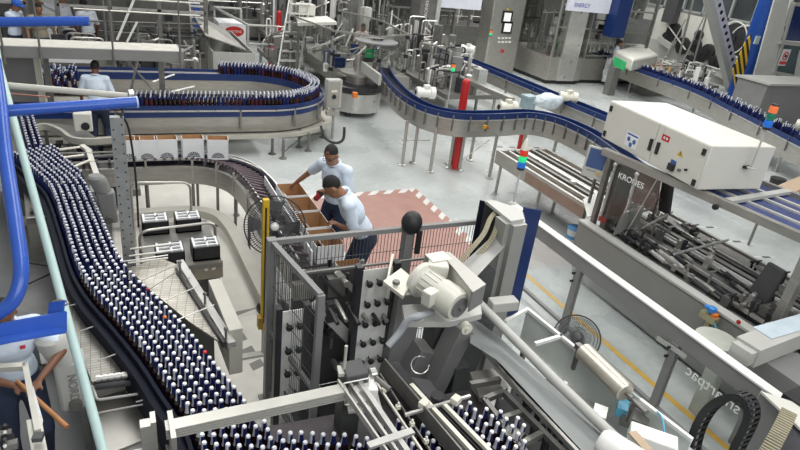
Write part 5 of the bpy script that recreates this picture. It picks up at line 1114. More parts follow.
# glass guarded labeller
T=thing('labelling_machine','round based labelling machine with clear guard panels and black clamps in the middle background','machine',(6.0,14.8,0))
u=P(358,118,0); cxl,cyl_=u.x+.1,u.y+.55
b=MB(); b.lathe([(.62,.12),(.66,.14),(.66,.62),(.60,.66)],(cxl,cyl_,0),32); b.put('round_base',STEELL,T); b=MB(); b.lathe([(.70,.66),(.72,.68),(.72,.78),(.66,.80)],(cxl,cyl_,0),32); b.put('dark_ring',DARK,T)
b=MB(); b.lathe([(.3,.8),(.3,1.0),(.45,1.02),(.45,1.08),(.1,1.1),(.1,1.5)],(cxl,cyl_,0),24); b.put('carousel',STEEL,T)
for a in (0,2,4): b=MB(); b.cyl((cxl+.5*math.cos(a),cyl_+.5*math.sin(a),.0),(cxl+.5*math.cos(a),cyl_+.5*math.sin(a),.13),.07,10); b.put('foot',DARK,T)
b=MB(); b.bb(5.6,7.6,15.0,19.5,.5,.86); b.put('table_body',STEEL,T)
gp=[P(x,y,.9) for x,y in ((313,52),(337,75),(358,88),(372,84),(392,62))]
gp=[PX(320,45,4.9),]; rect=[(4.9,17.5),(5.35,15.2),(6.4,14.5),(7.5,15.2),(7.7,17.6),(7.0,19.4)]
for i,(x,y) in enumerate(rect):
    b=MB(); b.cyl((x,y,.0 if i in(0,5,4) else .66),(x,y,2.0),.028,8); b.put('guard_post',STEEL,T); 
    for z in (1.0,1.4,1.9): b=MB(); b.box((x,y,z),(.09,.09,.09)); b.put('black_clamp',BLACK,T)
for i in range(len(rect)-1):
    (x,y),(x2,y2)=rect[i],rect[i+1]; b=MB(); b.ext([(x,y,.95),(x2,y2,.95),(x2,y2,1.95),(x,y,1.95)],(.01,.01,0)); b.put('clear_panel',GLASS2,T,smooth=0); b=MB(); b.beam((x,y,1.98),(x2,y2,1.98),.04,.04); b.put('top_bar',STEEL,T)
rr=random.Random(31)
for k in range(60):
    x=rr.uniform(5.3,7.5); y=rr.uniform(15.1,19.2); b=MB(); z=.86
    if k%3==0: b.lathe([(.06,0),(.06,.2),(.02,.24),(.02,.5)],(x,y,z),8); nm='spindle'
    elif k%3==1: b.box((x,y,z+.3),(rr.uniform(.1,.3),.12,rr.uniform(.1,.4))); nm='housing'
    else: b.cyl((x,y,1.1),(min(x+rr.uniform(.2,.7),7.5),y,1.1+rr.uniform(0,.6)),.025,6); nm='arm'
    b.put(nm,rr.choice((STEELL,STEELD,DARK,WHITE,STEEL,NAVY)),T)
b=MB(); u=P(384,46,2.05); b.lathe([(.5,0),(.55,.02),(.55,.05),(.1,.06),(.1,.1),(.16,.12)],(u.x+.5,u.y+1.6,1.85),28); b.put('round_top',GREYP,T)
b=MB(); a=P(362,66,1.3); c=P(380,80,1.3); b.beam(a,c,.06,.24); b.put('pale_guide_plate',GREYL,T)
b=MB(); u=P(355,95,.95); b.box(u,(.10,.10,.12)); b.put('orange_sensor',ORG,T)
q2=P(372,53,1.55); d1=Vector((1,.1,0)).normalized()
T=thing('green_sign','green sign board with white lettering and a white figure symbol on the labelling machine','sign',q2)
b=MB(); b.beam(q2-d1*.20+Vector((0,-.05,0)),q2+d1*.20+Vector((0,-.05,0)),.015,.22); b.put('board',mat('sign_green',(.02,.42,.13),.5),T); b=MB(); b.beam(q2+d1*.03+Vector((0,-.06,0)),q2+d1*.19+Vector((0,-.06,0)),.006,.17); b.put('white_field',CARTON,T)
b=MB(); c=q2+d1*.11+Vector((0,-.067,0)); b.tube([c+d1*(.05*math.cos(t))+Vector((0,0,.01+.05*math.sin(t))) for t in [k*PI/8 for k in range(-1,10)]],.012,5); b.cyl(c+d1*-.05,c+d1*.05,.01,5); b.put('symbol',mat('sign_green',(.02,.42,.13)),T)
text('sign_lettering','SAFETY',.045,q2-d1*.09+Vector((0,-.062,.0)),d1,(0,0,1),CARTON,T)
# red bollards and extinguisher posts
def red_post(label,base,h,r=.06,lean=0):
    T=thing('red_post',label,'post',(base.x,base.y,0)); b=MB(); b.cyl((base.x,base.y,.02),(base.x,base.y,h),r,14); b.ell((base.x,base.y,h),(r,r,r)); b.put('tube',RED,T); b=MB(); b.box((base.x,base.y,.01),(r*3.4,r*3.4,.02)); b.put('base_plate',RED if False else GREYL,T); return T
red_post('tall red post standing in the crook of the S-shaped navy conveyor',P(453,165,0),1.80,.085)
b=MB(); u=P(462,148,.0); u2_=P(459,150,.5); b.cyl((u2_.x+.1,u2_.y+.2,.0),(u2_.x+.1,u2_.y+.2,.75),.07,12); b.ell((u2_.x+.1,u2_.y+.2,.76),(.07,.07,.06)); b.one('fire_extinguisher',RED,'short red cylinder behind the red post below the S-shaped conveyor','extinguisher')
b=MB(); u=P(524,158,.0); b.cyl((u.x,u.y+.2,0),(u.x,u.y+.2,.5),.09,12); b.ell((u.x,u.y+.2,.5),(.09,.09,.07)); b.one('fire_extinguisher',RED,'small red cylinder under the S-shaped conveyor beside the cone topped stack light','extinguisher')
red_post('red post in front of the large carton with the red oval, top left of center',P(271,73,0),.72,.10)
u=PY(279,13,22.0); red_post('thin tall red post beside the step ladder at the top',Vector((u.x,22.0,0)),u.z,.09)
# hopper, big carton, frame, step ladder
T=thing('steel_hopper','open grey steel hopper with a raised lid in front of the large white carton','hopper',(3.2,18.5,0))
a=P(212,78,0); X0,Y0=a.x,16.6; X1=PY(255,60,Y0).x; Y1=20.0; zt=PY(215,52,Y0).z
X0=PY(213,60,Y0).x
b=MB(); t=.03
for x0,x1,y0,y1 in ((X0,X1,Y0,Y0+t),(X0,X1,Y1-t,Y1),(X0,X0+t,Y0,Y1),(X1-t,X1,Y0,Y1)): b.bb(x0,x1,y0,y1,.4,zt)
b.bb(X0,X1,Y0,Y1,.4,.45); b.put('hopper_walls',GREYL,T); b=MB(); b.ext([(X0-.1,Y0+.5,zt+.3),(X0+.9,Y0+.2,zt+.02),(X0+.9,Y1,zt+.02),(X0-.1,Y1,zt+.5)],(0,0,.03)); b.put('lid',STEEL,T)
for x in(X0+.05,X1-.05):
    for y in(Y0+.05,Y1-.05): b=MB(); b.bb(x-.04,x+.04,y-.04,y+.04,0,.4); b.put('leg',STEELD,T)
yb=20.3; a=PY(219,44,yb); c=PY(246,24,yb)
T=thing('large_carton','large white carton with a red oval logo standing behind the steel hopper','carton',(a.x,yb,0))
b=MB(); b.bb(a.x,c.x,yb,yb+1.0,max(.3,a.z-.8),c.z); b.put('carton_body',CARTON,T); u=PY(234.5,31.5,yb); b=MB(); R_=.30
vs=[(u.x+.30*math.cos(2*PI*k/24),yb-.004,u.z+.16*math.sin(2*PI*k/24)) for k in range(24)]; b.ext(vs,(0,-.004,0)); b.put('red_oval',RED,T); text('oval_lettering','MARTENS',.10,(u.x,yb-.012,u.z),(1,0,0),(0,0,1),WHITE,T)
b=MB(); b.bb(a.x-.1,c.x+.1,yb-.02,yb+1.1,.0,max(.3,a.z-.8)-.0); b.put('pallet_base',STEELD,T)
T=thing('steel_barrier','rectangular steel tube barrier around the large carton','barrier',(4,21,0)); b=MB()
y1=21.5; A_=PY(214,7,y1); B_=PY(241,7,y1); y2=19.2; C_=PY(248,25,y2); D_=PY(277,25,y2)
for pts in ([(A_.x,y1,0),(A_.x,y1,A_.z),(B_.x,y1,A_.z),(B_.x,y1,0)],[(C_.x,y2,0),(C_.x,y2,C_.z),(D_.x,y2,C_.z),(D_.x,y2,0)],[(A_.x,y1,A_.z),(C_.x,y2,C_.z)],[(C_.x,y2,C_.z*.6),(D_.x,y2,C_.z*.6)]):
    b=MB(); b.bend(pts,.04,.05,6); b.put('tube',GREYL,T)
def ladder(name,label,p,q,w,nst,mt,depth=.2,wid=(1,0,0)):
    T=thing(name,label,'ladder',(p.x,p.y,0)); wv=Vector(wid)*w/2
    for s in(-1,1): b=MB(); b.beam(p+wv*s,q+wv*s,.04,.10); b.put('side_rail',mt,T)
    for k in range(1,nst): c=p.lerp(q,k/nst); b=MB(); b.beam(c-wv,c+wv,depth,.03); b.put('step',mt,T)
    return T
p=P(283,66,0); ladder('step_ladder','pale step ladder leaning up to the right of the tall thin red post',Vector((PY(286,62,17.0).x,17.0,PY(286,62,17.0).z*0)),Vector((PY(301,-5,18.2).x,18.2,PY(301,-5,18.2).z)),.62,10,mat('ladder_alu',(.58,.58,.55),.4,.3))
p=PY(203,45,20); ladder('narrow_ladder','narrow white runged ladder at the top beside the blue barrel','' and p or Vector((PY(203,38,19).x,19,0)),Vector((PY(196,-5,19.5).x,19.5,PY(196,-5,19.5).z)),.45,14,WHITE)
T=thing('white_worktable','white topped work table to the right of the step ladder','table',(7,21,0)); a=P(300,22,2.0); 
b=MB(); b.ext([P(296,17,1.9),P(327,16,1.9),P(337,22,1.9),P(298,23,1.9)],(0,0,-.08)); b.put('table_top',BOXW,T)
for px,py in ((299,22),(333,21),(325,17)): u=P(px,py,1.85); b=MB(); b.cyl((u.x,u.y,0),u,.04,6); b.put('leg',STEELD,T)
b=MB(); u=P(305,15,1.92); b.box(u+Vector((0,0,.17)),(.5,.4,.3)); b.put('white_box',BOXW,T)
u=PY(186,0,24); b=MB(); b.lathe([(.35,0),(.38,.3),(.35,.32),(.38,.6),(.36,1.0)],(u.x,24,u.z-.2),18); b.bb(u.x-.4,u.x+.4,23.6,24.4,0,u.z-.2); b.one('blue_barrel',[mat('barrel_blue',(.02,.07,.35),.4)],'blue barrel at the very top between the steel frame and the narrow ladder','barrel')
# right background
def far_col(name,label,px0,px1,y,z0,z1,dp,mt,cat):
    a=PY(px0,40,y); c=PY(px1,40,y); b=MB(); b.bb(a.x,c.x,y,y+dp,z0,z1); return b.one(name,mt,label,cat)
a=PY(613,30,17.6); zc=PY(620,38,17.6).z; b=MB(); b.bb(a.x,a.x+.62,17.6,18.1,zc,6); b.one('navy_column',NAVY,'dark navy square column ending above the green sided hood at the top','column')
machine('grey_control_bank','bank of grey cabinets right of the dark navy column at the top','cabinet',PY(622,40,21.6).x,PY(650,40,21.6).x,21.6,22.5,4.6,41,2.2,GREYP,n=10,glass=False,posts=3)
T=thing('label_hood','cream hood with a green sticker over the far conveyor below the dark navy column','hood',P(628,56,1.3)); 
a=P(614,64,1.0); b=MB(); b.ext([P(612,62,1.0),P(630,72,1.0),P(655,66,1.0),P(640,54,1.0)],(0,0,.45)); b.put('hood',BOXW,T,bevel=.08); b=MB(); c=P(617,61,1.25); b.beam(P(612,60,1.25)-Vector((0,.1,0)),P(623,66,1.25)-Vector((0,.1,0)),.02,.30); b.put('green_sticker',mat('sign_green',(.02,.42,.13)),T); b=MB(); b.bb(c.x,c.x+.3,c.y,c.y+.3,0,1.0); b.put('stand',STEELD,T)
# wall mounted wheel machine
T=thing('wheel_machine','white panelled machine with many black wheels in front of the windows','machine',(24.5,20,0))
xw=25.2
def W_(px,py): return PX(px,py,xw)
b=MB(); b.ext([W_(661,8),W_(752,30),W_(735,100),W_(648,62)],(.3,0,0)); b.put('white_panel',BOXW,T); 
rr=random.Random(6)
for (px,py,r_) in ((675,32,.42),(684,46,.4),(697,46,.3),(702,55,.34),(709,52,.36),(735,38,.62),(746,42,.62),(690,60,.24),(716,62,.3),(726,55,.3),(668,38,.3),(722,30,.25),(740,70,.3),(700,35,.22)):
    c=W_(px,py); b=MB(); b.lathe([(r_*.4,0),(r_,.02),(r_,.14),(r_*.85,.16),(r_*.3,.17),(r_*.3,.22)],c,20,ax=(-1,0,0)); b.put('wheel',BLACK if r_<.6 else DARK,T)
    if r_>.6: b=MB(); b.tube([c+Vector((-.18,(r_+.06)*math.cos(t),(r_+.06)*math.sin(t))) for t in [k*PI/12 for k in range(24)]],.03,6,closed=True); b.put('wheel_rim',WHITE,T)
for a,c in (((655,57),(720,72)),((672,25),(690,50)),((690,20),(668,60)),((712,10),(688,60)),((700,62),(735,73)),((640,70),(700,80))): b=MB(); b.cyl(W_(*a)-Vector((.3,0,0)),W_(*c)-Vector((.3,0,0)),.035,6); b.put('rail',STEELL,T)
for a,c in (((662,38),(675,48)),((675,62),(700,75)),((715,70),(735,80))): b=MB(); b.beam(W_(*a)-Vector((.2,0,0)),W_(*c)-Vector((.2,0,0)),.2,.25); b.put('housing',GREYL,T)
b=MB(); a=W_(677,15); b.bb(a.x-.4,a.x-.05,a.y-.2,a.y+.5,a.z-.4,a.z+2); b.put('dark_duct',GREYD,T)
b=MB(); b.bb(25.2,25.6,12,24,.0,1.2); b.put('base_cabinet',GREYL,T)
T=thing('small_yellow_parts_rack','low rack with orange brown parts behind the far conveyor','rack',P(675,70,1.0))
for k in range(10): u=P(662+k*3,72-(k%3)*3,1.0); b=MB(); b.lathe([(.06,0),(.06,.14),(.03,.18)],(u.x,u.y+.5,.9),8); b.put('part',rr.choice((mat('ochre',(.5,.3,.1)),mat('skinny',(.5,.3,.22)),CREAM)),T)
u=P(675,72,1.0); b=MB(); b.bb(u.x-.9,u.x+1.2,u.y+.3,u.y+.8,0,.9); b.put('rack_frame',STEELD,T)
# perforated cable ladder
T=thing('perforated_mast','leaning grey mast with round holes in front of the wheel machine','mast',(20.5,17,0))
yy=17.5; a=PY(716,-6,yy); c=PY(742,104,yy); b=MB(); b.beam(a,c,.36,.10,upv=(0,1,0)); b.put('bright_face',mat('mast_light',(.66,.66,.70),.4,.1),T); b=MB(); b.beam(a+Vector((-.33,.12,0)),c+Vector((-.33,.12,0)),.34,.3,upv=(0,1,0)); b.put('mast_body',GREYL,T)
b=MB(); 
for k in range(17): p_=a.lerp(c,(k+.5)/17); b=MB(); b.cyl(p_+Vector((.0,-.049,0)),p_+Vector((.0,-.056,0)),.085,10); b.put('hole',HOLE,T)
T=thing('thin_stand','thin leaning double rod stand left of the perforated mast','stand',(20,19,0)); b=MB(); b.cyl(PY(694,-4,19),PY(672,85,19),.05,6); b.cyl(PY(712,-4,19),PY(690,75,19),.04,6); b.put('rods',STEEL,T)
# blue column with hazard boards, door frame
u=P(737,99,0); T=thing('blue_column','round blue building column with yellow black hazard boards at its foot','column',(23.6,16.4,0))
b=MB(); b.cyl((23.35,16.4,0),(23.35,16.4,8.5),.36,28); b.put('column_shaft',mat('column_blue',(.012,.07,.34),.3,0,.08,2),T)
HZB=stripes('yellow_black_hazard',(.75,.48,.02),(.02,.02,.02),4.2,0,rot3=(0,PI/5,0))
ya=16.1; b=MB(); b.ext([PY(742,46,ya),PY(755,38,ya),PY(742,95,ya),PY(726,100,ya)] if False else [PY(745,43,ya),PY(752,33,ya),PY(748,60,ya),PY(737,96,ya),PY(733,70,ya)],(0,.04,0)); b.put('hazard_board',HZB,T,smooth=0)
b=MB(); v=PY(757,40,16.0); b.box(v,(.25,.05,.3)); b.put('pale_clip',mat('pale_cyan',(.5,.62,.62)),T)
T=thing('door_portal','pale wall bay with a glazed dark door and frame at the right edge','door portal',(25,14.5,0))
yd=15.2
def D_(px,py): return PY(px,py,yd)
b=MB(); b.ext([D_(776,-5),D_(790,-5),D_(770,112),D_(746,104)],(.35,.3,0)); b.put('pale_pier',WALL,T)
b=MB(); b.ext([D_(794,-5),D_(880,20),D_(860,60),D_(781,38)],(0,.3,0)) if False else b.beam(D_(793,4),D_(766,100),.12,.12,upv=(0,1,0)); b.beam(D_(793,4),D_(815,6),.15,.12); b.beam(D_(778,42),D_(815,46),.25,.12); b.beam(D_(772,72),D_(815,80),.08,.12); b.put('frame',GREYL,T)
b=MB(); b.ext([D_(793,5),D_(840,8),D_(830,44),D_(781,40)],(0,.05,0)); b.put('navy_upper_pane',mat('navy_pane',(.01,.03,.14),.2),T); b=MB(); b.ext([D_(780,44),D_(830,48),D_(810,120),D_(765,105)],(0,.05,0)); b.put('dark_door_glass',mat('teal_dark_glass',(.05,.10,.12),.15,0,.3,1),T)
b=MB(); b.ext([D_(799,50),D_(812,50),D_(800,110),D_(788,104)],(0,-.1,0)); b.put('pale_inner_jamb',WALL,T)
T=thing('prohibition_sign','white and red prohibition sign hung on the dark glazed door','sign',D_(784,59)); yq=15.1
c=PY(784.5,57.5,yq); b=MB(); b.box(c,(.45,.02,.62)); b.put('board',CARTON,T); b=MB(); c2=c+Vector((0,-.015,.06)); b.tube([c2+Vector((.14*math.cos(t),0,.14*math.sin(t))) for t in [k*PI/12 for k in range(24)]],.022,6,closed=True); b.cyl(c2+Vector((-.1,0,.1)),c2+Vector((.1,0,-.1)),.015,6); b.box(c+Vector((0,-.012,-.2)),(.42,.01,.12)); b.put('red_marks',mat('sign_red',(.7,.05,.06)),T); b=MB(); b.cyl(c2+Vector((-.05,.0,0)),c2+Vector((.05,.0,0)),.04,8); b.put('black_figure',BLACK,T)
T=thing('grey_cabinet','long light grey cabinet at the right edge below the glazed door','cabinet',(23,12,0)); 
b=MB(); p1=PY(768,85,12.5); b.bb(p1.x,p1.x+4.5,12.5,13.6,0,p1.z); b.put('body',GREYP,T,bevel=.02); b=MB(); b.bb(p1.x-.05,p1.x+4.6,12.4,13.7,p1.z,p1.z+.06); b.put('lid',GREYL,T)
roller_motor('cream motor at the right edge above the far conveyor end',P(796,124,1.1),(.3,-.8,0),1.4)
# ================================================================ WALKWAY and top-left group
T=thing('walkway','pale crossover walkway slab with thin steel railing at top left','walkway',(-.1,11.8,0))
a=P(2,44,2.0); c=P(177,43,2.0); b=MB(); b.bb(-3.0,1.25,11.75,12.4,1.96,2.0); b.put('deck',mat('walkway_top',(.62,.60,.54),.6),T); b=MB(); b.bb(-3.0,1.25,11.68,11.75,1.82,2.0); b.bb(1.25,1.3,11.68,12.4,1.82,2.0); b.put('side_beam',GREYP,T)
for px in (3,40,113,180):
    u=PY(px,50,11.66); b=MB(); b.cyl((u.x,11.66,1.72),(u.x,11.66,3.1),.02,6); b.put('railing_post',STEELD,T)
for z,x0 in ((2.86,-.9),(2.65,-.4)): b=MB(); b.cyl((x0,11.66,z),(1.6,11.66,z),.016,6); b.put('rail',STEEL,T)
for x in (-2.8,-.95,.95): b=MB(); b.bb(x-.05,x+.05,12.25,12.35,0,1.96); b.put('support',STEELD,T)
b=MB(); b.cyl((.2,12.3,1.9),(.9,12.3,1.0),.02,6); b.cyl((.35,12.3,1.0),(.6,12.3,1.9),.025,6); b.put('diagonal_strut',STEEL,T)
T=thing('drive_enclosure','grey sheet enclosure under the walkway at the left edge','enclosure',(-1.8,12.4,0)); b=MB(); b.bb(-2.8,-1.15,12.5,12.9,0.2,1.9); b.put('sheet',GREYP,T); b=MB(); b.bb(-1.15,-1.05,12.45,12.6,.2,1.75); b.put('pale_edge_post',CREAM,T)
T=thing('tray_table','low table with rows of white and dark trays between the people at the top left','table',(-.5,16.2,0)); a=PY(65,33,15.8)
b=MB(); b.bb(a.x-.8,a.x+.6,15.6,16.4,.0,.9); b.put('table_body',STEELD,T)
for k in range(4):
    b=MB(); b.bb(a.x-.7,a.x+.5,15.65+.18*k,15.72+.18*k,.9,1.02+.05*k); b.put('white_tray',CARTON,T)
T=thing('white_diagonal_pipes','pair of crossing pale pipes leaning in front of the steel frame at top left','pipe',(1,15.5,0)); b=MB(); b.cyl(PY(135,-3,15.5),PY(117,40,15.5),.03,6); b.cyl(PY(137,22,15.2),PY(127,42,15.2),.025,6); b.put('pipe',WHITE,T)
# ================================================================ PIPES OF THE VIEWING PLATFORM (close to the camera)
T=thing('blue_ladder_hoop','curved glossy blue hoop pipe with a flat bracket at the left edge','pipe',PD(20,250,2.3))
b=MB(); b.tube(spline([PD(-6,60,2.6),PD(0,105,2.5),PD(6,160,2.42),PD(15,220,2.3),PD(21,265,2.25),PD(18,290,2.23),PD(8,306,2.22),PD(-14,320,2.2)],8),.027,14); b.put('hoop',BLUE,T)
b=MB(); b.beam(PD(-20,338,2.15),PD(66,321,2.4),.016,.08,upv=RC@Vector((0,-1,-.25))); b.put('flat_bar',BLUE,T); b=MB(); b.beam(PD(-20,344,2.11),PD(62,330,2.36),.06,.012,upv=RC@Vector((0,-1,-.25))); b.put('lower_flange',BLUE,T)
b=MB(); b.box(PD(56,312,2.40),(.06,.012,.085),R=Matrix((RC@Vector((.99,-.12,0)),RC@Vector((0,0,1)),RC@Vector((.12,-.99,0)))).transposed()); b.put('clamp_plate',BLUE,T)
b=MB(); b.tube([PD(60+8*math.cos(t),303+3*math.sin(t),2.42) for t in [k*PI/6 for k in range(12)]],.004,5,closed=True); b.put('tie_wire',STEEL,T)
T=thing('blue_rail_pipe','straight glossy blue rail pipe crossing near the left edge above the loop of bottles','pipe',PD(60,105,2.8)); b=MB(); b.cyl(PD(-10,112,2.6),PD(136,102,2.9),.0265,16); b.put('tube',BLUE,T); b=MB(); d=(PD(136,102,2.9)-PD(-10,112,2.6)).normalized(); b.cyl(PD(136,102,2.9),PD(136,102,2.9)+d*.008,.028,16); b.put('end_cap',mat('pale_end_cap',(.45,.55,.75),.4),T); b=MB(); b.tube([PD(122,108,2.9),PD(123,113,2.9),PD(121,118,2.9)],.006,6); b.put('cable_tie',BLACK,T)
b=MB(); b.cyl(PD(-10,22,2.9),PD(89,21,3.0),.0235,16); b.one('blue_rail_pipe',BLUE,'upper blue rail pipe crossing in front of the people at the top left','pipe')
b=MB(); b.cyl(PD(-4,48,3.6),PD(-1,66,3.5),.02,10); b.cyl(PD(-1,66,3.5),PD(108,470,2.35),.0195,16); b.one('pale_green_pipe',PALE,'long slanting pale green pipe from the left edge down to the bottom','pipe')
T=thing('cream_pipe','cream grey pipe with a round end clip running behind the straight blue rail pipe','pipe',PD(70,92,3.6)); b=MB(); b.tube([PD(-10,84,3.5),PD(60,90,3.6),PD(128,96,3.7)],.020,12); b.put('tube',CPIPE,T); b=MB(); b.cyl(PD(126,92,3.75),PD(190,103,3.9),.014,10) if False else b.lathe([(.02,0),(.026,.005),(.026,.03),(.02,.035)],PD(128,94,3.7),14,ax=d); b.put('end_clip',STEELL,T); b=MB(); b.cyl(PD(-5,92,3.7),PD(50,97,3.8),.004,6); b.put('orange_cord',mat('faded_orange',(.5,.2,.14)),T)
T=thing('aluminium_frame','pale aluminium profile frame with a black corner block in front of the stick holding worker','frame',P(30,400,1.25))
b=MB(); b.beam(P(-12,369,1.35),P(27,366,1.35),.05,.04); b.put('top_profile',ALU,T); b=MB(); b.beam(P(25,364,1.35),P(38,432,1.35),.035,.04); b.put('side_profile',ALU,T); b=MB(); b.beam(P(34,420,1.33),P(42,465,1.3),.08,.03); b.put('wide_profile',ALU,T); b=MB(); b.box(P(38,437,1.38),(.055,.055,.03),-.2); b.put('corner_block',GREYD,T); b=MB(); b.ext([P(33,385,1.34),P(43,420,1.3),P(40,440,1.3),P(33,430,1.34)],(0,0,-.004)); b.put('clear_flap',PLASTIC,T); b=MB(); c=P(30,366,1.33); b.box((c.x,c.y,.66),(.04,.04,1.3)) if False else b.bb(-1.4,-1.34,3.0,3.06,0,1.33); b.put('leg',ALU,T)
T=thing('small_valve_block','small steel valve block cut by the bottom left corner','valve',P(4,440,.9))
for k in range(4): b=MB(); b.box(P(2+k*3,430+k*5,.9),(.08,.05,.05)); b.cyl(P(5,425+k*7,.9),P(5,425+k*7,1.0),.012,8); b.put('valve',STEEL if k%2 else DARK,T)
# ================================================================ PEOPLE
def finish(name,b,mt,T,vox,sm=6):
    me=b.mesh(name,mt,Vector(T.location),smooth=0); o=bpy.data.objects.new(name,me); COL.objects.link(o)
    r=o.modifiers.new('r','REMESH'); r.mode='VOXEL'; r.voxel_size=vox; r.use_smooth_shade=True
    s=o.modifiers.new('s','SMOOTH'); s.iterations=sm; s.factor=.5
    dg=bpy.context.evaluated_depsgraph_get(); m2=bpy.data.meshes.new_from_object(o.evaluated_get(dg)); o.modifiers.clear(); o.data=m2; m2.name=name
    m2.polygons.foreach_set('use_smooth',[True]*len(m2.polygons)); o.parent=T; return o
def ik(s,t,l1,l2,pole):
    d=t-s; D=min(d.length,(l1+l2)*.995); d.normalize(); a=(l1*l1-l2*l2+D*D)/(2*D); h=math.sqrt(max(0,l1*l1-a*a)); p=pole-d*pole.dot(d); p.normalize(); return s+d*a+p*h, s+d*D
def person(label,base,yaw,lean=0,side=0,headp=.2,heady=0,hands=None,headpx=None,sk=SKIN,shirt=SHIRT,tr=TROU,hair=HAIR,cap=None,h=1.0,glasses=False,vox=.011,legs=True,knee=0.0,turn=0,curl=.8):
    F=Vector((math.sin(yaw),math.cos(yaw),0)); Rt=Vector((F.y,-F.x,0)); Z=Vector((0,0,1)); base=Vector(base)
    if headpx:
        zb=base.z; ux=(Z*math.cos(lean)+F*math.sin(lean)+Rt*side).normalized(); off=Z*.93*h+ux*.53*h+(ux*.5+Z*.5).normalized()*.16*h+F*.03*h; base=P(headpx[0],headpx[1],zb+off.z)-off; base.z=zb
    T=thing('person',label,'person',base)
    pel=base+Z*.93*h; U=(Z*math.cos(lean)+F*math.sin(lean)+Rt*side).normalized(); Ft=(F-U*F.dot(U)).normalized(); 
    Rs=(Rt*math.cos(turn)+Ft*math.sin(turn)).normalized(); Rs=(Rs-U*Rs.dot(U)).normalized(); Fs=U.cross(Rs); Fs=Fs if Fs.dot(Ft)>0 else -Fs
    ch=pel+U*.34*h; nk=pel+U*.53*h+Fs*.0; sh={s:nk+Rs*.175*s*h-U*.045*h for s in(-1,1)}
    Hf=(F*math.cos(heady)+Rt*math.sin(heady)); Hu=(U*.5+Z*.5).normalized(); Hd=(Hf-Hu*Hf.dot(Hu)).normalized(); 
    q=Matrix.Rotation(-headp,3,Hd.cross(Hu)) ; Hd2=q@Hd; Hu2=q@Hu
    if Hd2.z>Hd.z: q=Matrix.Rotation(headp,3,Hd.cross(Hu)); Hd2=q@Hd; Hu2=q@Hu
    Hr=Hd2.cross(Hu2); hd=nk+Hu2*.155*h+Hd2*.03*h
    HR=Matrix((Hr,Hd2,Hu2)).transposed()
    def ellR(b,c,r,R): b.ell(c,r,R,16,10)
    BR=Matrix((Rs,Fs,U)).transposed()
    b=MB()
    ellR(b,hd+Hu2*.02*h,(.071*h,.090*h,.102*h),HR); ellR(b,hd+Hd2*.03*h-Hu2*.05*h,(.055*h,.062*h,.07*h),HR)
    ellR(b,hd+Hd2*.098*h-Hu2*.012*h,(.014*h,.02*h,.026*h),HR)
    for s in(-1,1): ellR(b,hd+Hr*.078*h*s-Hu2*.005*h,(.012*h,.02*h,.032*h),HR)
    ellR(b,hd+Hd2*.085*h-Hu2*.06*h,(.028*h,.014*h,.008*h),HR)
    b.cap(nk-U*.06*h,hd-Hu2*.03*h-Hd2*.01*h,.062*h,.055*h)
    tor=[(pel,(.155,.11,.13)),(pel+U*.14*h,(.14,.105,.14)),(ch,(.165,.115,.16)),(pel+U*.43*h,(.165,.10,.10))]
    for c,r in tor: ellR(b,c,[x*h for x in r],BR)
    shb=MB(); 
    for c,r in [(pel+U*.10*h,(.148,.108,.12))]+tor[1:]: ellR(shb,c,[(x+.011)*h for x in r],BR)
    shb.cap(sh[-1],sh[1],.071*h,.071*h)
    b.cap(sh[-1],sh[1],.06*h,.06*h)
    hands=hands or {}
    for s in(-1,1):
        if s in hands: tgt,pole=Vector(hands[s][0]),Vector(hands[s][1])
        else: tgt,pole=sh[s]+Rt*.10*s-Z*.52*h+F*.10,Rt*s-F
        el,wr=ik(sh[s],tgt,.29*h,.26*h,pole)
        b.cap(sh[s],el,.052*h,.038*h); b.cap(el,wr,.038*h,.026*h)
        shb.cap(sh[s],sh[s].lerp(el,.78),.066*h,.062*h)
        d=(wr-el).normalized(); sd=d.cross(Z); sd=sd.normalized() if sd.length>.1 else Rt; nz=sd.cross(d); 
        pc=wr+d*.05*h; PR=Matrix((sd,d,nz)).transposed(); ellR(b,pc,(.040*h,.052*h,.018*h),PR)
        for k,(o_,L_) in enumerate(((-.029,.066),(-.010,.078),(.010,.073),(.028,.056))):
            f0=pc+d*.038*h+sd*o_*h; f1=f0+(d*math.cos(.3*curl)-nz*math.sin(.3*curl))*L_*.45*h; f2=f1+(d*math.cos(1.1*curl)-nz*math.sin(1.1*curl))*L_*.35*h; f3=f2+(d*math.cos(1.9*curl)-nz*math.sin(1.9*curl))*L_*.3*h
            b.cap(f0,f1,.0095*h,.009*h,8); b.cap(f1,f2,.009*h,.0085*h,8); b.cap(f2,f3,.0085*h,.007*h,8)
        t0=pc-d*.02*h-sd*.03*s*h*(-1); t1=t0+(d*.6+sd*s*.7).normalized()*.035*h-nz*.008; t2=t1+(d-nz*.4).normalized()*.028*h; b.cap(t0,t1,.012*h,.010*h,8); b.cap(t1,t2,.010*h,.008*h,8)
    trb=MB(); shoe=MB()
    ellR(trb,pel-U*.0*h,(.168*h,.126*h,.15*h),BR)
    for s in(-1,1):
        hp=pel+Rt*.088*s*h-Z*.03*h; an=base+Rt*.11*s*h+Z*.085*h+F*(.0 if s>0 else -.02); kn,an2=ik(hp,an,.43*h,.43*h,F+Rt*.15*s)
        b.cap(hp,kn,.082*h,.055*h); b.cap(kn,an,.052*h,.036*h); b.cap(an-Z*.04*h,an-Z*.045*h+F*.13*h,.035*h,.03*h)
        trb.cap(hp,kn,.098*h,.075*h); trb.cap(kn,an+Z*.01*h,.073*h,.060*h)
        shoe.cap(an-Z*.042*h-F*.03*h,an-Z*.048*h+F*.15*h,.043*h,.036*h)
    finish('body',b,sk,T,vox)
    sb=finish('shirt',shb,shirt,T,vox*1.1)
    if legs: finish('trousers',trb,tr,T,vox*1.2); finish('shoes',shoe,BLACK,T,vox)
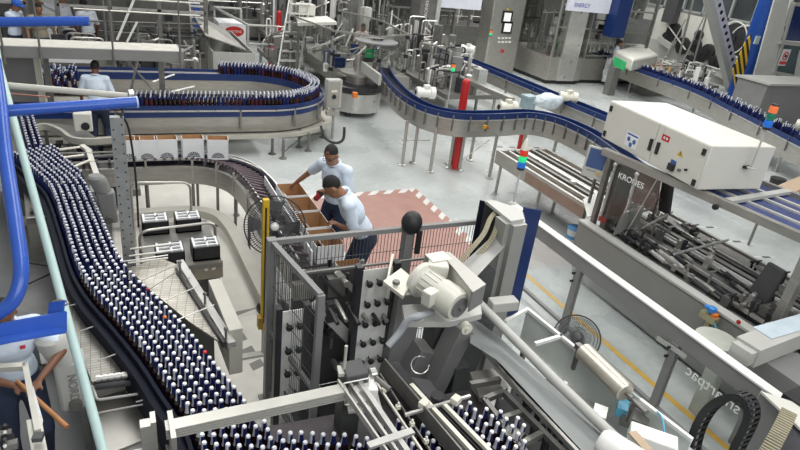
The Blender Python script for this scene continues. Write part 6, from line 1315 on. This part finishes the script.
    collar=MB(); collar.tube([nk+U*.02+Rs*(.072*h*math.cos(t))+Fs*(.07*h*math.sin(t)+.005)-U*.012*math.sin(t) for t in [k*PI/8 for k in range(16)]],.014*h,6,closed=True); collar.put('collar',shirt,T)
    hb=MB(); ellR(hb,hd+Hu2*.032*h-Hd2*.010*h,(.0755*h,.091*h,.097*h),HR)
    # keep the hair above the brow and behind the ears
    hb.v=[v if ((v-hd).dot(Hu2)>.03*h+max(0,(v-hd).dot(Hd2))*.55) else v-Hu2*((v-hd).dot(Hu2)-max(-.045*h,min((v-hd).dot(Hu2),.03*h+max(0,(v-hd).dot(Hd2))*.55)) if (v-hd).dot(Hd2)<0 else (v-hd).dot(Hu2)-(.03*h+max(0,(v-hd).dot(Hd2))*.55)) for v in hb.v]
    hb.put('hair',hair,T)
    eb=MB()
    for s in(-1,1): eb.ell(hd+Hd2*.088*h+Hr*.03*s*h+Hu2*.012*h,(.011*h,.006*h,.006*h),HR)
    eb.put('eyes',BLACK,T)
    if glasses:
        gb=MB()
        for s in(-1,1): gb.tube([hd+Hd2*.10*h+Hr*(.031*s+.022*math.cos(t))*h+Hu2*(.012+.016*math.sin(t))*h for t in [k*PI/6 for k in range(12)]],.003*h,5,closed=True); gb.cyl(hd+Hd2*.10*h+Hr*.053*s*h+Hu2*.015*h,hd+Hr*.08*s*h+Hu2*.01*h,.003*h,5)
        gb.put('glasses',BLACK,T)
    if cap:
        cb=MB(); ellR(cb,hd+Hu2*.055*h,(.09*h,.105*h,.085*h),HR); cb.ell(hd+Hd2*.11*h+Hu2*.05*h,(.07*h,.07*h,.012*h),HR); cb.put('cap',cap,T)
    T['_nk']=0; del T['_nk']
    return T,dict(nk=nk,ch=ch,Fs=Fs,U=U,Rs=Rs,sh=sh)
# two packers at the bench
W1,i1=person('bespectacled worker in pale blue shirt standing farther back, reaching into the far carton',(2.66,7.32,.004),-2.15,lean=.18,headp=.35,heady=-.2,headpx=(333,151),hands={1:((2.20,7.36,1.16),(0,1,-.6)),-1:((2.46,6.78,1.25),(.4,-.6,-.8))},glasses=True,h=1.13)
W2,i2=person('worker in pale blue shirt bending over the near cartons with his back to the camera',(2.82,6.38,.004),-1.35,lean=.5,headp=.5,headpx=(339,181),hands={-1:((2.30,5.95,1.20),(.3,-.3,-1)),1:((2.36,6.70,1.30),(.2,.4,-1))},h=1.13)
o=make_bottle('beer bottle with red label held by the bending worker above the cartons',None); u=P(318,192,1.25); o.location=u+Vector((-.03,0,-.10)); o.rotation_euler=(.5,.45,0)
for c in o.children:
    if c.name.startswith('label'): c.data=c.data.copy(); c.data.materials[0]=LABR
# worker with the wooden stick
c=P(24,382,1.0); hn=P(22,384,1.12); hn2=P(35,382,1.12)
W3,i3=person('worker in pale blue shirt and navy trousers holding a wooden stick at the lower left',(c.x-.07,c.y+.14,.004),2.95,lean=.06,headp=.3,hands={1:((hn.x-.05,hn.y-.0,hn.z),(-1,.2,-.5)),-1:((hn2.x+.03,hn2.y+.02,hn2.z+.0),(1,.2,-.5))},sk=mat('mid_brown_skin',(.20,.09,.05),.5,0,.1),h=1.0)
b=MB(); lc=i3['ch']+i3['Fs']*.133*1.0-i3['Rs']*.075+i3['U']*.05; b.box(lc,(.035,.006,.03),R=Matrix((i3['Rs'],i3['Fs'],i3['U'])).transposed()); b.put('chest_emblem',[mat('emblem_red',(.55,.05,.08))],W3)
b=MB(); b.cyl(P(17,381,1.15),P(67,427,1.05),.013,12,r2=.018); b.one('wooden_stick',WOOD,'brown wooden stick held slanting down to the right by the lower left worker','stick')
# worker behind the pipes
u=PD(96,74,9.9); person('person in pale shirt seen from behind between the walkway and the cream pipe',(u.x,10.4,.12),.15,lean=.1,headp=.3,h=.97,vox=.014,sk=SKIN2,headpx=(94.5,66.5))
b=MB(); b.bb(u.x-.5,u.x+.5,9.9,11.1,0,.115); b.one('step_box',GREYP,'low grey step box under the person behind the cream pipe','step')
u=P(14,22,1.45); person('person in pale shirt and bright blue cap at the far top left corner',(u.x,u.y,.004),2.1+PI*.0,lean=.1,headp=.3,cap=CAPB,vox=.016,h=1.13,headpx=(14,4),hands={1:((u.x+.45,u.y+.1,1.25),(0,0,-1))})
u=P(88,20,1.4); person('person in white shirt beside the tray table with dark head turned away',(u.x,u.y,.004),-.6,lean=.05,vox=.016,h=1.13,headpx=(84,4),sk=SKIN2,shirt=mat('whiteish_shirt',(.72,.76,.82),.8))
u=P(58,14,1.5); person('person in white sleeves stretching an arm over the tray table',(u.x,u.y+.6,.004),2.4,vox=.018,h=1.1,headpx=(61,0),hands={1:((u.x-.7,u.y+.2,1.95),(0,0,-1))},shirt=mat('whiteish_shirt',(.72,.76,.82),.8))
u=P(37,12,1.5); person('person with bare brown arms standing right of the blue capped person',(u.x,u.y+.3,.004),2.8,vox=.018,h=1.1,headpx=(38,8),shirt=mat('khaki_shirt',(.3,.27,.2),.8))
u=P(618,46,1.5); person('person in light blue shirt working at the far conveyor under the navy column',(u.x,u.y,.004),2.4,vox=.022)
u=P(362,34,1.4); person('distant person in pinkish shirt behind the labelling machine',(u.x,u.y,.004),3.0,vox=.022,shirt=mat('pinkish_shirt',(.62,.48,.44),.8))

# ================================================================ real-world size: the whole hall scaled about the origin
KS=.87
for o in list(bpy.data.objects):
    if o.parent is None:
        o.location=o.location*KS
        if o.type=='LIGHT': o.data.size*=KS; o.data.size_y*=KS; o.data.energy*=KS*KS
        elif o.type!='CAMERA': o.scale=o.scale*KS
